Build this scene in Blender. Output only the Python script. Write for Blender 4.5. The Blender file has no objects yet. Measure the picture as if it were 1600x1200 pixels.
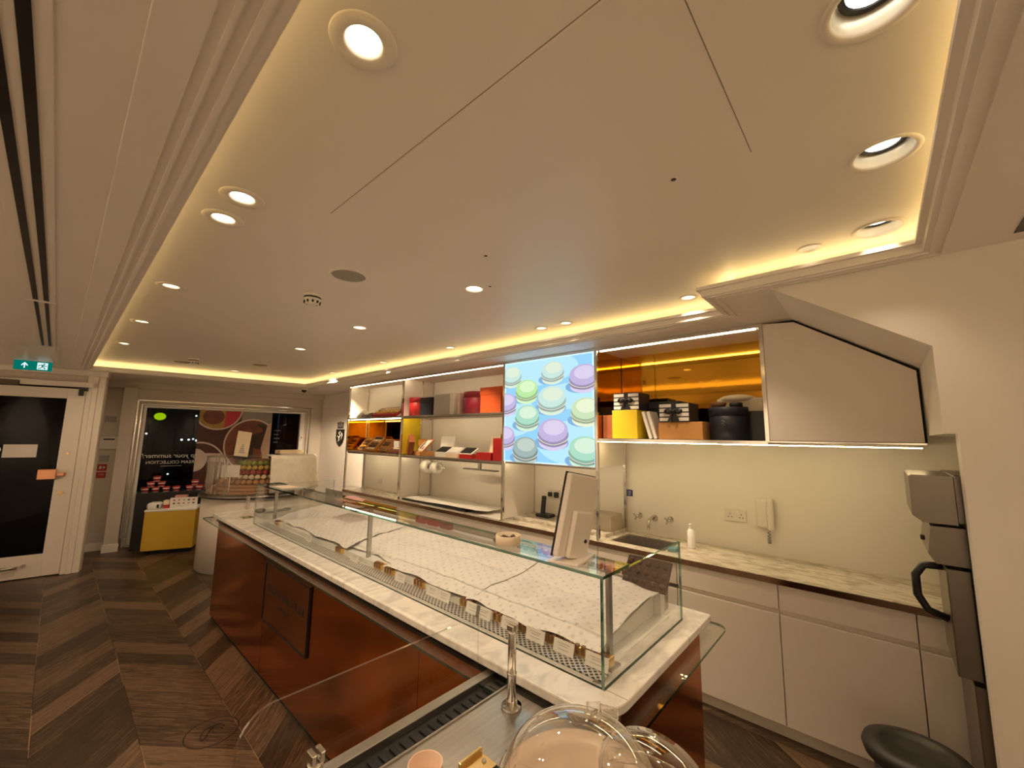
import bpy, bmesh, math, random
from mathutils import Vector, Matrix
from mathutils.geometry import delaunay_2d_cdt
random.seed(7)
PI = math.pi
S = bpy.context.scene
C = S.collection

# ------------------------------------------------------------------ camera
cam = bpy.data.objects.new('camera', bpy.data.cameras.new('camera'))
C.objects.link(cam)
S.camera = cam
cam.data.sensor_width = 36.0
cam.data.lens = 632.49 / 1600 * 36.0
cam.data.clip_start = 0.02
_r = Vector((0.66660417, -0.74527957, 0.01404436))
_u = Vector((-0.10554925, -0.0757222, 0.99152685))
_f = Vector((0.73790124, 0.66243831, 0.12914044))
cam.matrix_world = Matrix(((_r.x, _u.x, -_f.x, 0), (_r.y, _u.y, -_f.y, 0), (_r.z, _u.z, -_f.z, 1.70), (0, 0, 0, 1)))

# ------------------------------------------------------------------ world, exposure, light strengths
w = bpy.data.worlds.new('night'); S.world = w; w.use_nodes = True
w.node_tree.nodes['Background'].inputs[0].default_value = (0.01, 0.012, 0.02, 1)
w.node_tree.nodes['Background'].inputs[1].default_value = 0.3
S.view_settings.view_transform = 'Standard'
S.view_settings.look = 'None'
S.view_settings.exposure = 0.3
S.view_settings.gamma = 1.0
S.view_settings.use_curve_mapping = False
S.cycles.max_bounces = 12
S.cycles.diffuse_bounces = 6
S.cycles.glossy_bounces = 6
S.cycles.transmission_bounces = 10
S.cycles.transparent_max_bounces = 40
S.cycles.sample_clamp_indirect = 3.0
S.cycles.use_denoising = True
WARM = (1.0, 0.742, 0.495)
SPOT_W = 26.0
COVE = 8.0
STRIP = 15.0
# added fill spots without fixtures, bounced off the unseen walls to brighten the ceiling
def fill_spot(x, y, aim, w):
    ld = bpy.data.lights.new('added_fill_spot', 'SPOT'); ld.energy = w; ld.color = WARM; ld.spot_size = math.radians(95); ld.spot_blend = 0.8; ld.shadow_soft_size = 0.04
    o = bpy.data.objects.new('added_fill_spot', ld); C.objects.link(o); o.location = (x, y, 2.43)
    o.rotation_euler = (Vector(aim) - Vector(o.location)).to_track_quat('-Z', 'Y').to_euler()
for yy in (-0.8, 1.2, 3.2, 5.2, 6.8): fill_spot(-1.25, yy, (-2.2, yy, 1.35), 130.0 if yy < 6 else 60.0)
for xx in (-1.2, 0.6, 2.0): fill_spot(xx, -1.55, (xx, -2.5, 1.35), 75.0)

# ------------------------------------------------------------------ materials
def nd(nt, typ, **kw):
    n = nt.nodes.new(typ)
    for k, v in kw.items():
        setattr(n, k, v)
    return n

def mat(name, col, rough=0.5, metal=0.0, var=0.06, scale=8.0, bump=0.0, bscale=60.0, spec=0.5, coat=0.0, stretch=None):
    m = bpy.data.materials.new(name); m.use_nodes = True
    nt = m.node_tree; b = nt.nodes['Principled BSDF']
    tc = nd(nt, 'ShaderNodeTexCoord'); mp = nd(nt, 'ShaderNodeMapping')
    if stretch: mp.inputs['Scale'].default_value = stretch
    nt.links.new(tc.outputs['Object'], mp.inputs[0])
    no = nd(nt, 'ShaderNodeTexNoise'); no.inputs['Scale'].default_value = scale; no.inputs['Detail'].default_value = 4
    nt.links.new(mp.outputs[0], no.inputs[0])
    rp = nd(nt, 'ShaderNodeValToRGB')
    rp.color_ramp.elements[0].color = [max(0, c * (1 - var)) for c in col] + [1]
    rp.color_ramp.elements[1].color = [min(1, c * (1 + var)) for c in col] + [1]
    rp.color_ramp.elements[0].position = 0.3; rp.color_ramp.elements[1].position = 0.7
    nt.links.new(no.outputs[0], rp.inputs[0]); nt.links.new(rp.outputs[0], b.inputs['Base Color'])
    b.inputs['Roughness'].default_value = rough; b.inputs['Metallic'].default_value = metal
    b.inputs['Specular IOR Level'].default_value = spec; b.inputs['Coat Weight'].default_value = coat
    if bump:
        n2 = nd(nt, 'ShaderNodeTexNoise'); n2.inputs['Scale'].default_value = bscale; n2.inputs['Detail'].default_value = 3
        nt.links.new(mp.outputs[0], n2.inputs[0])
        bp = nd(nt, 'ShaderNodeBump'); bp.inputs['Strength'].default_value = bump; bp.inputs['Distance'].default_value = 0.01
        nt.links.new(n2.outputs[0], bp.inputs['Height']); nt.links.new(bp.outputs[0], b.inputs['Normal'])
    return m

def emat(name, col, strength):
    m = bpy.data.materials.new(name); m.use_nodes = True
    nt = m.node_tree; nt.nodes.clear()
    e = nd(nt, 'ShaderNodeEmission'); o = nd(nt, 'ShaderNodeOutputMaterial')
    e.inputs[0].default_value = (*col, 1); e.inputs[1].default_value = strength
    nt.links.new(e.outputs[0], o.inputs[0])
    return m

def glassmat(name, tint=(0.96, 0.98, 0.97), base=0.04, top=0.75, power=4.0, rough=0.0, gcol=(1, 1, 1)):
    m = bpy.data.materials.new(name); m.use_nodes = True
    nt = m.node_tree; nt.nodes.clear()
    o = nd(nt, 'ShaderNodeOutputMaterial'); mx = nd(nt, 'ShaderNodeMixShader')
    t = nd(nt, 'ShaderNodeBsdfTransparent'); t.inputs[0].default_value = (*tint, 1)
    g = nd(nt, 'ShaderNodeBsdfGlossy'); g.inputs['Roughness'].default_value = rough; g.inputs[0].default_value = (*gcol, 1)
    lw = nd(nt, 'ShaderNodeLayerWeight'); lw.inputs[0].default_value = 0.5
    p = nd(nt, 'ShaderNodeMath', operation='POWER'); p.inputs[1].default_value = power
    a = nd(nt, 'ShaderNodeMath', operation='MULTIPLY_ADD'); a.inputs[1].default_value = top; a.inputs[2].default_value = base
    nt.links.new(lw.outputs['Facing'], p.inputs[0]); nt.links.new(p.outputs[0], a.inputs[0])
    nt.links.new(a.outputs[0], mx.inputs[0]); nt.links.new(t.outputs[0], mx.inputs[1]); nt.links.new(g.outputs[0], mx.inputs[2])
    nt.links.new(mx.outputs[0], o.inputs[0])
    return m

def marble(name, col, vein, sc=5, st=(1, 3, 1)):
    m = bpy.data.materials.new(name); m.use_nodes = True
    nt = m.node_tree; b = nt.nodes['Principled BSDF']
    g = nd(nt, 'ShaderNodeNewGeometry')
    mp = nd(nt, 'ShaderNodeMapping'); mp.inputs['Rotation'].default_value = (0.1, 0.1, 0.25); mp.inputs['Scale'].default_value = st
    nt.links.new(g.outputs['Position'], mp.inputs[0])
    n = nd(nt, 'ShaderNodeTexNoise'); n.inputs['Scale'].default_value = sc; n.inputs['Detail'].default_value = 8; n.inputs['Distortion'].default_value = 1.2
    nt.links.new(mp.outputs[0], n.inputs[0])
    r = nd(nt, 'ShaderNodeValToRGB')
    e = r.color_ramp.elements
    e[0].position = 0.36; e[0].color = (*vein, 1); e[1].position = 0.56; e[1].color = (*col, 1)
    nt.links.new(n.outputs[0], r.inputs[0]); nt.links.new(r.outputs[0], b.inputs['Base Color'])
    b.inputs['Roughness'].default_value = 0.22
    return m

def floor_mat():
    m = bpy.data.materials.new('chevron_wood'); m.use_nodes = True
    nt = m.node_tree; b = nt.nodes['Principled BSDF']; L = nt.links.new
    def M(op, a, bb=None, c=None):
        n = nd(nt, 'ShaderNodeMath', operation=op)
        for i, v in enumerate((a, bb, c)):
            if v is None: continue
            if isinstance(v, (int, float)): n.inputs[i].default_value = v
            else: L(v, n.inputs[i])
        return n.outputs[0]
    g = nd(nt, 'ShaderNodeNewGeometry'); sx = nd(nt, 'ShaderNodeSeparateXYZ'); L(g.outputs['Position'], sx.inputs[0])
    x, y = sx.outputs[0], sx.outputs[1]
    W, SL, P = 0.405, 1.2, 0.235
    u = M('DIVIDE', M('SUBTRACT', x, 0.08 - 20 * W), W)
    col = M('FLOOR', u); fu = M('FRACT', u)
    tri = M('PINGPONG', u, 1.0)
    v = M('DIVIDE', M('SUBTRACT', y, M('MULTIPLY', tri, W * SL)), P)
    idx = M('FLOOR', M('ADD', v, M('MULTIPLY', col, 0.37))); fv = M('FRACT', M('ADD', v, M('MULTIPLY', col, 0.37)))
    par = M('SUBTRACT', 1.0, M('MULTIPLY', M('MODULO', col, 2.0), 2.0))
    along = M('ADD', M('MULTIPLY', x, 0.64), M('MULTIPLY', M('MULTIPLY', y, 0.77), par))
    cmb = nd(nt, 'ShaderNodeCombineXYZ'); L(col, cmb.inputs[0]); L(idx, cmb.inputs[1])
    wn = nd(nt, 'ShaderNodeTexWhiteNoise', noise_dimensions='2D'); L(cmb.outputs[0], wn.inputs[0])
    c2 = nd(nt, 'ShaderNodeCombineXYZ')
    L(M('MULTIPLY', along, 3.0), c2.inputs[0]); L(M('MULTIPLY', v, 6.5), c2.inputs[1]); L(M('MULTIPLY', wn.outputs[0], 30.0), c2.inputs[2])
    gr = nd(nt, 'ShaderNodeTexNoise'); gr.inputs['Scale'].default_value = 2.2; gr.inputs['Detail'].default_value = 9; gr.inputs['Roughness'].default_value = 0.72; gr.inputs['Distortion'].default_value = 0.6
    L(c2.outputs[0], gr.inputs[0])
    fac = M('ADD', M('MULTIPLY', gr.outputs[0], 0.95), M('MULTIPLY', wn.outputs[0], 0.22))
    r = nd(nt, 'ShaderNodeValToRGB'); e = r.color_ramp.elements
    e[0].position = 0.36; e[0].color = (0.022, 0.012, 0.006, 1)
    e[1].position = 0.72; e[1].color = (0.165, 0.102, 0.057, 1)
    k = e.new(0.52); k.color = (0.042, 0.024, 0.013, 1)
    L(fac, r.inputs[0])
    ev = M('MINIMUM', fv, M('SUBTRACT', 1.0, fv)); eu = M('MINIMUM', fu, M('SUBTRACT', 1.0, fu))
    seam = M('MAXIMUM', M('LESS_THAN', ev, 0.010), M('LESS_THAN', eu, 0.005))
    pick = M('GREATER_THAN', M('FRACT', M('MULTIPLY', wn.outputs[0], 7.3)), 0.55)
    sc = nd(nt, 'ShaderNodeMix', data_type='RGBA'); L(pick, sc.inputs[0])
    sc.inputs[6].default_value = (0.02, 0.012, 0.007, 1); sc.inputs[7].default_value = (0.30, 0.21, 0.12, 1)  # pale seam colour paints a lit highlight along some plank joints
    mx = nd(nt, 'ShaderNodeMix', data_type='RGBA'); L(seam, mx.inputs[0]); L(r.outputs[0], mx.inputs[6]); L(sc.outputs[2], mx.inputs[7])
    L(mx.outputs[2], b.inputs['Base Color'])
    b.inputs['Roughness'].default_value = 0.38
    bp = nd(nt, 'ShaderNodeBump'); bp.inputs['Strength'].default_value = 0.25; bp.inputs['Distance'].default_value = 0.004
    L(gr.outputs[0], bp.inputs['Height']); L(bp.outputs[0], b.inputs['Normal'])
    return m

def perf_mat():
    m = bpy.data.materials.new('perforated_steel'); m.use_nodes = True
    nt = m.node_tree; b = nt.nodes['Principled BSDF']
    g = nd(nt, 'ShaderNodeNewGeometry'); mp = nd(nt, 'ShaderNodeMapping')
    mp.inputs['Rotation'].default_value = (0, 0, PI / 4)
    nt.links.new(g.outputs['Position'], mp.inputs[0])
    v = nd(nt, 'ShaderNodeTexVoronoi'); v.voronoi_dimensions = '2D'; v.inputs['Scale'].default_value = 62; v.inputs['Randomness'].default_value = 0
    nt.links.new(mp.outputs[0], v.inputs[0])
    r = nd(nt, 'ShaderNodeValToRGB'); r.color_ramp.interpolation = 'CONSTANT'
    r.color_ramp.elements[0].color = (0.012, 0.01, 0.008, 1); r.color_ramp.elements[1].position = 0.36; r.color_ramp.elements[1].color = (0.62, 0.6, 0.56, 1)
    nt.links.new(v.outputs['Distance'], r.inputs[0]); nt.links.new(r.outputs[0], b.inputs['Base Color'])
    b.inputs['Metallic'].default_value = 0.55; b.inputs['Roughness'].default_value = 0.35
    return m

def paper_mat():
    m = bpy.data.materials.new('printed_tissue'); m.use_nodes = True
    nt = m.node_tree; b = nt.nodes['Principled BSDF']
    tc = nd(nt, 'ShaderNodeTexCoord'); mp = nd(nt, 'ShaderNodeMapping'); mp.inputs['Rotation'].default_value = (0, 0, 0.6)
    nt.links.new(tc.outputs['Object'], mp.inputs[0])
    v = nd(nt, 'ShaderNodeTexVoronoi'); v.voronoi_dimensions = '2D'; v.inputs['Scale'].default_value = 26; v.inputs['Randomness'].default_value = 0.25
    nt.links.new(mp.outputs[0], v.inputs[0])
    r = nd(nt, 'ShaderNodeValToRGB')
    r.color_ramp.elements[0].position = 0.13; r.color_ramp.elements[0].color = (0.70, 0.67, 0.63, 1)
    r.color_ramp.elements[1].position = 0.22; r.color_ramp.elements[1].color = (0.86, 0.84, 0.81, 1)
    nt.links.new(v.outputs['Distance'], r.inputs[0]); nt.links.new(r.outputs[0], b.inputs['Base Color'])
    b.inputs['Roughness'].default_value = 0.45
    n = nd(nt, 'ShaderNodeTexNoise'); n.inputs['Scale'].default_value = 5; n.inputs['Detail'].default_value = 6; n.inputs['Distortion'].default_value = 2.5
    nt.links.new(tc.outputs['Object'], n.inputs[0])
    bp = nd(nt, 'ShaderNodeBump'); bp.inputs['Strength'].default_value = 0.6; bp.inputs['Distance'].default_value = 0.03
    nt.links.new(n.outputs[0], bp.inputs['Height']); nt.links.new(bp.outputs[0], b.inputs['Normal'])
    return m

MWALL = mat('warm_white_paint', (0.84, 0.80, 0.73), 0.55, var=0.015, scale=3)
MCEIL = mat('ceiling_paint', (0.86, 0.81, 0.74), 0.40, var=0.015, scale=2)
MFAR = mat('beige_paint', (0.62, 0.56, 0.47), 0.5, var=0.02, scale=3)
MLACQ = mat('white_lacquer', (0.84, 0.78, 0.70), 0.35, var=0.01, scale=2)
MWHITE = mat('bright_white', (0.85, 0.84, 0.80), 0.4, var=0.02)
MCARD = mat('white_card', (0.82, 0.79, 0.73), 0.6, var=0.03)
MCREAM = mat('cream_card', (0.80, 0.66, 0.48), 0.6, var=0.03)
MGREY = mat('grey_card', (0.42, 0.40, 0.37), 0.6, var=0.04)
MPLASTIC = mat('ivory_plastic', (0.78, 0.74, 0.66), 0.35, var=0.02)
MGREYPL = mat('grey_plastic', (0.35, 0.34, 0.32), 0.4, var=0.03)
MBLACK = mat('black_plastic', (0.012, 0.012, 0.014), 0.35, var=0.2)
MDARK = mat('dark_void', (0.01, 0.009, 0.008), 0.8, var=0.2)
MNAVY = mat('navy_card', (0.012, 0.014, 0.024), 0.5, var=0.1)
MRED = mat('red_card', (0.42, 0.012, 0.012), 0.5, var=0.05)
MCRIM = mat('crimson_card', (0.27, 0.012, 0.03), 0.5, var=0.05)
MORANGE = mat('orange_card', (0.62, 0.10, 0.02), 0.5, var=0.05)
MTAN = mat('tan_orange_card', (0.60, 0.30, 0.09), 0.5, var=0.06)
MBROWNB = mat('chestnut_card', (0.30, 0.09, 0.03), 0.5, var=0.08)
MYEL = mat('yellow_card', (0.75, 0.55, 0.02), 0.5, var=0.04)
MMUST = mat('mustard_lacquer', (0.60, 0.38, 0.03), 0.3, var=0.03)
MGOLD = mat('gold_foil', (0.85, 0.55, 0.15), 0.3, 1.0, var=0.1, scale=30)
MCHOC = mat('chocolate', (0.06, 0.022, 0.01), 0.35, var=0.25, scale=40)
MMILK = mat('milk_chocolate', (0.20, 0.085, 0.035), 0.4, var=0.2, scale=40)
MCHROME = mat('chrome', (0.72, 0.70, 0.66), 0.10, 1.0, var=0.02)
MSTEEL = mat('brushed_steel', (0.52, 0.50, 0.47), 0.28, 1.0, var=0.12, scale=6, stretch=(0.6, 14, 6))
MSTEELD = mat('dark_steel', (0.30, 0.28, 0.26), 0.32, 1.0, var=0.06, scale=6)
MSTEELM = mat('machine_steel', (0.20, 0.18, 0.155), 0.30, 0.9, var=0.04, scale=3)
MCOPPER = mat('copper_mirror', (0.66, 0.20, 0.026), 0.14, 1.0, var=0.10, scale=2.5, bump=0.12, bscale=2.2)
MCOPPERP = mat('copper_polished', (0.75, 0.38, 0.22), 0.2, 1.0, var=0.08)
MAMBER = mat('amber_mirror', (0.62, 0.31, 0.03), 0.04, 1.0, var=0.03, bump=0.02, bscale=5)
MFLOOR = floor_mat()
MMARBLE = marble('white_marble', (0.78, 0.75, 0.69), (0.60, 0.58, 0.54), 7, (1, 1.6, 1))
MMARBLE2 = marble('veined_grey_marble', (0.68, 0.63, 0.52), (0.40, 0.35, 0.27), 9, (2.4, 0.8, 1))
MPERF = perf_mat()
MPAPER = paper_mat()
MCLOTH = mat('white_linen', (0.80, 0.74, 0.62), 0.85, var=0.06, scale=14, bump=0.3, bscale=40)
MGLASS = glassmat('clear_glass', (0.975, 0.985, 0.98), 0.025, 0.55, 3.5)
MGLASSTOP = glassmat('case_top_glass', (0.96, 0.975, 0.97), 0.04, 0.50, 2.4)
MGEDGE = glassmat('green_glass_edge', (0.10, 0.22, 0.17), 0.25, 0.5, 2.0, 0.05, (0.6, 0.85, 0.75))
MDARKGLASS = glassmat('night_glass', (0.62, 0.64, 0.64), 0.012, 0.5, 4.5)
MACRYL = glassmat('clear_acrylic', (0.97, 0.965, 0.95), 0.03, 0.95, 1.8, 0.02)
MLED = emat('cove_led', (1.0, 0.72, 0.30), COVE)
MLEDW = emat('shelf_led', (1.0, 0.82, 0.52), STRIP)
MLEDU = emat('under_shelf_led', (1.0, 0.76, 0.38), 48.0)
MLEDG = emat('amber_led', (1.0, 0.70, 0.20), 3.0)
MLENS = emat('lamp_lens', (1.0, 0.90, 0.72), 14.0)
MLENSD = emat('dim_lamp_lens', (1.0, 0.92, 0.78), 4.0)
MREFL = mat('lamp_reflector', (0.85, 0.80, 0.66), 0.25, 0.3, var=0.02)
MSPK = mat('grille_grey', (0.34, 0.31, 0.27), 0.7, var=0.2, scale=200)
MGREEN_E = emat('exit_green', (0.0, 0.13, 0.10), 1.0)
MWHITE_E = emat('exit_white', (0.62, 0.80, 0.80), 1.0)
MSIGNRED = mat('sign_red', (0.45, 0.02, 0.015), 0.4)
MBLUE = mat('label_blue', (0.015, 0.03, 0.16), 0.4)
MTEAL = mat('sponge_blue', (0.10, 0.28, 0.33), 0.9, var=0.1, bump=0.3)
MGOLDPL = mat('brass_plate', (0.80, 0.60, 0.28), 0.25, 1.0)
MINK = mat('ink_dark', (0.025, 0.018, 0.015), 0.6)
MWINK = mat('ink_white', (0.80, 0.80, 0.78), 0.6)

# ------------------------------------------------------------------ mesh helpers
class MB:
    def __init__(s): s.bm = bmesh.new(); s.mi = 0; s.mats = None
    def m(s, i): s.mi = i; return s
    def _fin(s, fs, smooth=False):
        for f in fs: f.material_index = s.mi; f.smooth = smooth
    def face(s, pts, smooth=False):
        f = s.bm.faces.new([s.bm.verts.new(p) for p in pts]); s._fin([f], smooth); return s
    def box(s, a, b, bev=0.0, rot=None, seg=2):
        a, b = Vector(a), Vector(b); lo = Vector([min(a[i], b[i]) for i in range(3)]); hi = Vector([max(a[i], b[i]) for i in range(3)])
        r = bmesh.ops.create_cube(s.bm, size=1.0); vs = r['verts']; c = (lo + hi) / 2; d = hi - lo
        for v in vs: v.co = Vector((v.co.x * d.x, v.co.y * d.y, v.co.z * d.z))
        fs = list({f for v in vs for f in v.link_faces})
        if bev > 0:
            bev = min(bev, min(d) * 0.45)
            rr = bmesh.ops.bevel(s.bm, geom=list({e for v in vs for e in v.link_edges}), offset=bev, segments=seg, affect='EDGES', profile=0.5)
            vs = list({v for f in rr['faces'] for v in f.verts} | {v for v in vs if v.is_valid})
            fs = list({f for v in vs for f in v.link_faces})
        M = Matrix.Translation(c)
        if rot is not None: M = M @ rot
        for v in vs: v.co = M @ v.co
        s._fin(fs, False)
        return s
    def prism(s, pts, z0, z1, M=None, smooth=False):
        """pts: 2D outline (ccw) extruded in z."""
        M = M or Matrix()
        lo = [s.bm.verts.new(M @ Vector((p[0], p[1], z0))) for p in pts]; hi = [s.bm.verts.new(M @ Vector((p[0], p[1], z1))) for p in pts]
        n = len(pts); fs = [s.bm.faces.new(lo[::-1]), s.bm.faces.new(hi)]; s._fin(fs)
        sd = [s.bm.faces.new((lo[i], lo[(i + 1) % n], hi[(i + 1) % n], hi[i])) for i in range(n)]
        s._fin(sd, smooth); return s
    def cyl(s, p, q, r0, r1=None, n=20, caps=True, smooth=True):
        r1 = r0 if r1 is None else r1
        p, q = Vector(p), Vector(q); d = (q - p).normalized()
        a = d.orthogonal().normalized(); b = d.cross(a)
        A = [s.bm.verts.new(p + (a * math.cos(2 * PI * i / n) + b * math.sin(2 * PI * i / n)) * r0) for i in range(n)]
        B = [s.bm.verts.new(q + (a * math.cos(2 * PI * i / n) + b * math.sin(2 * PI * i / n)) * r1) for i in range(n)]
        s._fin([s.bm.faces.new((A[i], A[(i + 1) % n], B[(i + 1) % n], B[i])) for i in range(n)], smooth)
        if caps: s._fin([s.bm.faces.new(A[::-1]), s.bm.faces.new(B)])
        return s
    def lathe(s, prof, c=(0, 0, 0), n=28, smooth=True, a0=0.0, a1=2 * PI, M=None, sy=1.0):
        c = Vector(c); full = abs(a1 - a0 - 2 * PI) < 1e-6; k = n if full else n + 1
        M = M or Matrix()
        rings = []
        for r, z in prof:
            if r < 1e-6: rings.append([s.bm.verts.new(c + M @ Vector((0, 0, z)))] * k)
            else: rings.append([s.bm.verts.new(c + M @ Vector((r * math.cos(a0 + (a1 - a0) * i / n), sy * r * math.sin(a0 + (a1 - a0) * i / n), z))) for i in range(k)])
        for A, B in zip(rings, rings[1:]):
            for i in range(n):
                j = (i + 1) % k; q = []
                for v in (A[i], A[j], B[j], B[i]):
                    if v not in q: q.append(v)
                if len(q) >= 3: s._fin([s.bm.faces.new(q)], smooth)
        return s
    def sphere(s, c, r, sc=(1, 1, 1), n=16):
        rr = bmesh.ops.create_uvsphere(s.bm, u_segments=n, v_segments=max(6, n // 2), radius=r)
        for v in rr['verts']: v.co = Vector((v.co.x * sc[0], v.co.y * sc[1], v.co.z * sc[2])) + Vector(c)
        s._fin(list({f for v in rr['verts'] for f in v.link_faces}), True); return s
    def tube(s, pts, r, n=8, smooth=True):
        pts = [Vector(p) for p in pts]; prev = None; rings = []
        for i, p in enumerate(pts):
            d = (pts[min(i + 1, len(pts) - 1)] - pts[max(i - 1, 0)]).normalized()
            if prev is None: a = d.orthogonal().normalized()
            else: a = (prev - d * prev.dot(d)); a = a.normalized() if a.length > 1e-6 else d.orthogonal().normalized()
            prev = a; b = d.cross(a)
            rings.append([s.bm.verts.new(p + (a * math.cos(2 * PI * k / n) + b * math.sin(2 * PI * k / n)) * r) for k in range(n)])
        for A, B in zip(rings, rings[1:]):
            s._fin([s.bm.faces.new((A[k], A[(k + 1) % n], B[(k + 1) % n], B[k])) for k in range(n)], smooth)
        s._fin([s.bm.faces.new(rings[0][::-1]), s.bm.faces.new(rings[-1])]); return s
    def grid(s, f, nu, nv, smooth=True):
        V = [[s.bm.verts.new(f(i / nu, j / nv)) for j in range(nv + 1)] for i in range(nu + 1)]
        s._fin([s.bm.faces.new((V[i][j], V[i + 1][j], V[i + 1][j + 1], V[i][j + 1])) for i in range(nu) for j in range(nv)], smooth); return s
    def text(s, txt, size, M, ext=0.0006, align='CENTER', spacing=1.0, shear=0.0, mirror=False):
        cu = bpy.data.curves.new('t', 'FONT'); cu.body = txt; cu.size = size; cu.extrude = ext; cu.align_x = align; cu.align_y = 'CENTER'
        cu.space_character = spacing; cu.shear = shear; cu.resolution_u = 3
        o = bpy.data.objects.new('t', cu); C.objects.link(o)
        dg = bpy.context.evaluated_depsgraph_get(); me = bpy.data.meshes.new_from_object(o.evaluated_get(dg))
        bpy.data.objects.remove(o); bpy.data.curves.remove(cu)
        n0 = len(s.bm.verts); f0 = len(s.bm.faces); s.bm.from_mesh(me); bpy.data.meshes.remove(me)
        s.bm.verts.ensure_lookup_table(); s.bm.faces.ensure_lookup_table()
        X = Matrix.Scale(-1, 4, (1, 0, 0)) if mirror else Matrix()
        for v in s.bm.verts[n0:]: v.co = M @ (X @ v.co)
        s._fin(s.bm.faces[f0:]); return s
    def build(s, name, mats, parent=None, solid=0.0):
        bmesh.ops.recalc_face_normals(s.bm, faces=s.bm.faces)
        me = bpy.data.meshes.new(name); s.bm.to_mesh(me); s.bm.free()
        for m in (mats if isinstance(mats, (list, tuple)) else [mats]): me.materials.append(m)
        o = bpy.data.objects.new(name, me); C.objects.link(o)
        if parent is not None: o.parent = parent
        if solid:
            md = o.modifiers.new('thickness', 'SOLIDIFY'); md.thickness = solid; md.offset = 0
        return o

def tag(o, label, cat, group=None, kind=None):
    o['label'] = label; o['category'] = cat
    if group: o['group'] = group
    if kind: o['kind'] = kind
    return o
def thing(name, label, cat, loc=(0, 0, 0), rz=0.0, group=None, rot=None):
    o = bpy.data.objects.new(name, None); o.empty_display_size = 0.05; C.objects.link(o)
    o.location = loc; o.rotation_euler = rot if rot else (0, 0, rz)
    return tag(o, label, cat, group)
def struct(o, label=None):
    o['kind'] = 'structure'
    if label: o['label'] = label
    return o
def dup(root, loc, label, rz=None, rot=None, scale=None, group=None):
    def cp(o, par):
        c = o.copy(); C.objects.link(c)
        if par is not None: c.parent = par
        for ch in [x for x in o.children]: cp(ch, c)
        return c
    r = cp(root, None); r.location = loc; r['label'] = label
    if rz is not None: r.rotation_euler = (0, 0, rz)
    if rot is not None: r.rotation_euler = rot
    if scale is not None: r.scale = scale
    if group: r['group'] = group
    return r
def box1(name, a, b, m, parent=None, bev=0.0, rot=None):
    return MB().box(a, b, bev, rot).build(name, m, parent)
def RX(a): return Matrix.Rotation(a, 4, 'X')
def RY(a): return Matrix.Rotation(a, 4, 'Y')
def RZ(a): return Matrix.Rotation(a, 4, 'Z')
def T(*p): return Matrix.Translation(p)
def circ(cx, cy, r, n=32, ry=None):
    return [(cx + r * math.cos(2 * PI * i / n), cy + (ry or r) * math.sin(2 * PI * i / n)) for i in range(n)]
def sheet_with_holes(outer, holes, z):
    vs = [Vector(p) for p in outer]; loops = [list(range(len(outer)))]
    for h in holes:
        loops.append(list(range(len(vs), len(vs) + len(h)))); vs += [Vector(p) for p in h]
    ed = [(l[i], l[(i + 1) % len(l)]) for l in loops for i in range(len(l))]
    ov, oe, of, *_ = delaunay_2d_cdt(vs, ed, [], 1, 1e-6)
    def inside(p, poly):
        k = False
        for i in range(len(poly)):
            a, b = poly[i], poly[i - 1]
            if (a[1] > p[1]) != (b[1] > p[1]) and p[0] < (b[0] - a[0]) * (p[1] - a[1]) / (b[1] - a[1]) + a[0]: k = not k
        return k
    m = MB(); V = [m.bm.verts.new((v.x, v.y, z)) for v in ov]
    for f in of:
        c = sum((ov[i] for i in f), Vector((0, 0))) / len(f)
        if inside(c, outer) and not any(inside(c, h) for h in holes): m.bm.faces.new([V[i] for i in f])
    bmesh.ops.delete(m.bm, geom=[v for v in m.bm.verts if not v.link_faces], context='VERTS')
    return m
exec_order = []

# ================================================================== SETTING
def offset(poly, d):
    out = []; n = len(poly)
    for i in range(n):
        p0, p1, p2 = Vector(poly[i - 1]), Vector(poly[i]), Vector(poly[(i + 1) % n])
        a = (p1 - p0).normalized(); b = (p2 - p1).normalized()
        na, nb = Vector((a.y, -a.x)), Vector((b.y, -b.x))
        k = (na + nb); k = k / max(0.2, (1 + na.dot(nb)))
        out.append(tuple(p1 + k * d))
    return out
def ring_wall(m, poly, z0, z1):
    n = len(poly)
    for i in range(n):
        a, b = poly[i], poly[(i + 1) % n]
        m.face([(a[0], a[1], z0), (b[0], b[1], z0), (b[0], b[1], z1), (a[0], a[1], z1)])
LIP = [(0.214, -0.17), (2.19, -0.17), (2.19, 0.66), (2.60, 0.66), (2.60, 6.81), (0.214, 7.15)]
ZS, ZL, ZC = 2.45, 2.50, 2.57
RX0, RX1, RY0, RY1 = -2.2, 3.52, -2.5, 8.75

struct(box1('floor', (RX0, RY0, -0.08), (RX1 + 0.1, RY1 + 0.1, 0.0), MFLOOR))
# dropped soffit round the recessed ceiling
OUT = [(RX0, RY0), (RX1, RY0), (RX1, RY1), (RX0, RY1)]
m = sheet_with_holes(OUT, [offset(LIP, 0.02)], ZS)
ring_wall(m, offset(LIP, 0.02), ZS, ZL - 0.018)
tmp = sheet_with_holes(offset(LIP, 0.021), [LIP], ZL - 0.018)
me_ = bpy.data.meshes.new('t'); tmp.bm.to_mesh(me_); m.bm.from_mesh(me_); bpy.data.meshes.remove(me_)
ring_wall(m, LIP, ZL - 0.018, ZL)
tmp = sheet_with_holes(offset(LIP, 0.16), [LIP], ZL)
me_ = bpy.data.meshes.new('t'); tmp.bm.to_mesh(me_); m.bm.from_mesh(me_); bpy.data.meshes.remove(me_)
struct(m.build('ceiling_soffit', MCEIL))
m = MB(); ring_wall(m, offset(LIP, 0.155), ZL, ZC); struct(m.build('trim_cove', MCEIL))
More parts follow.
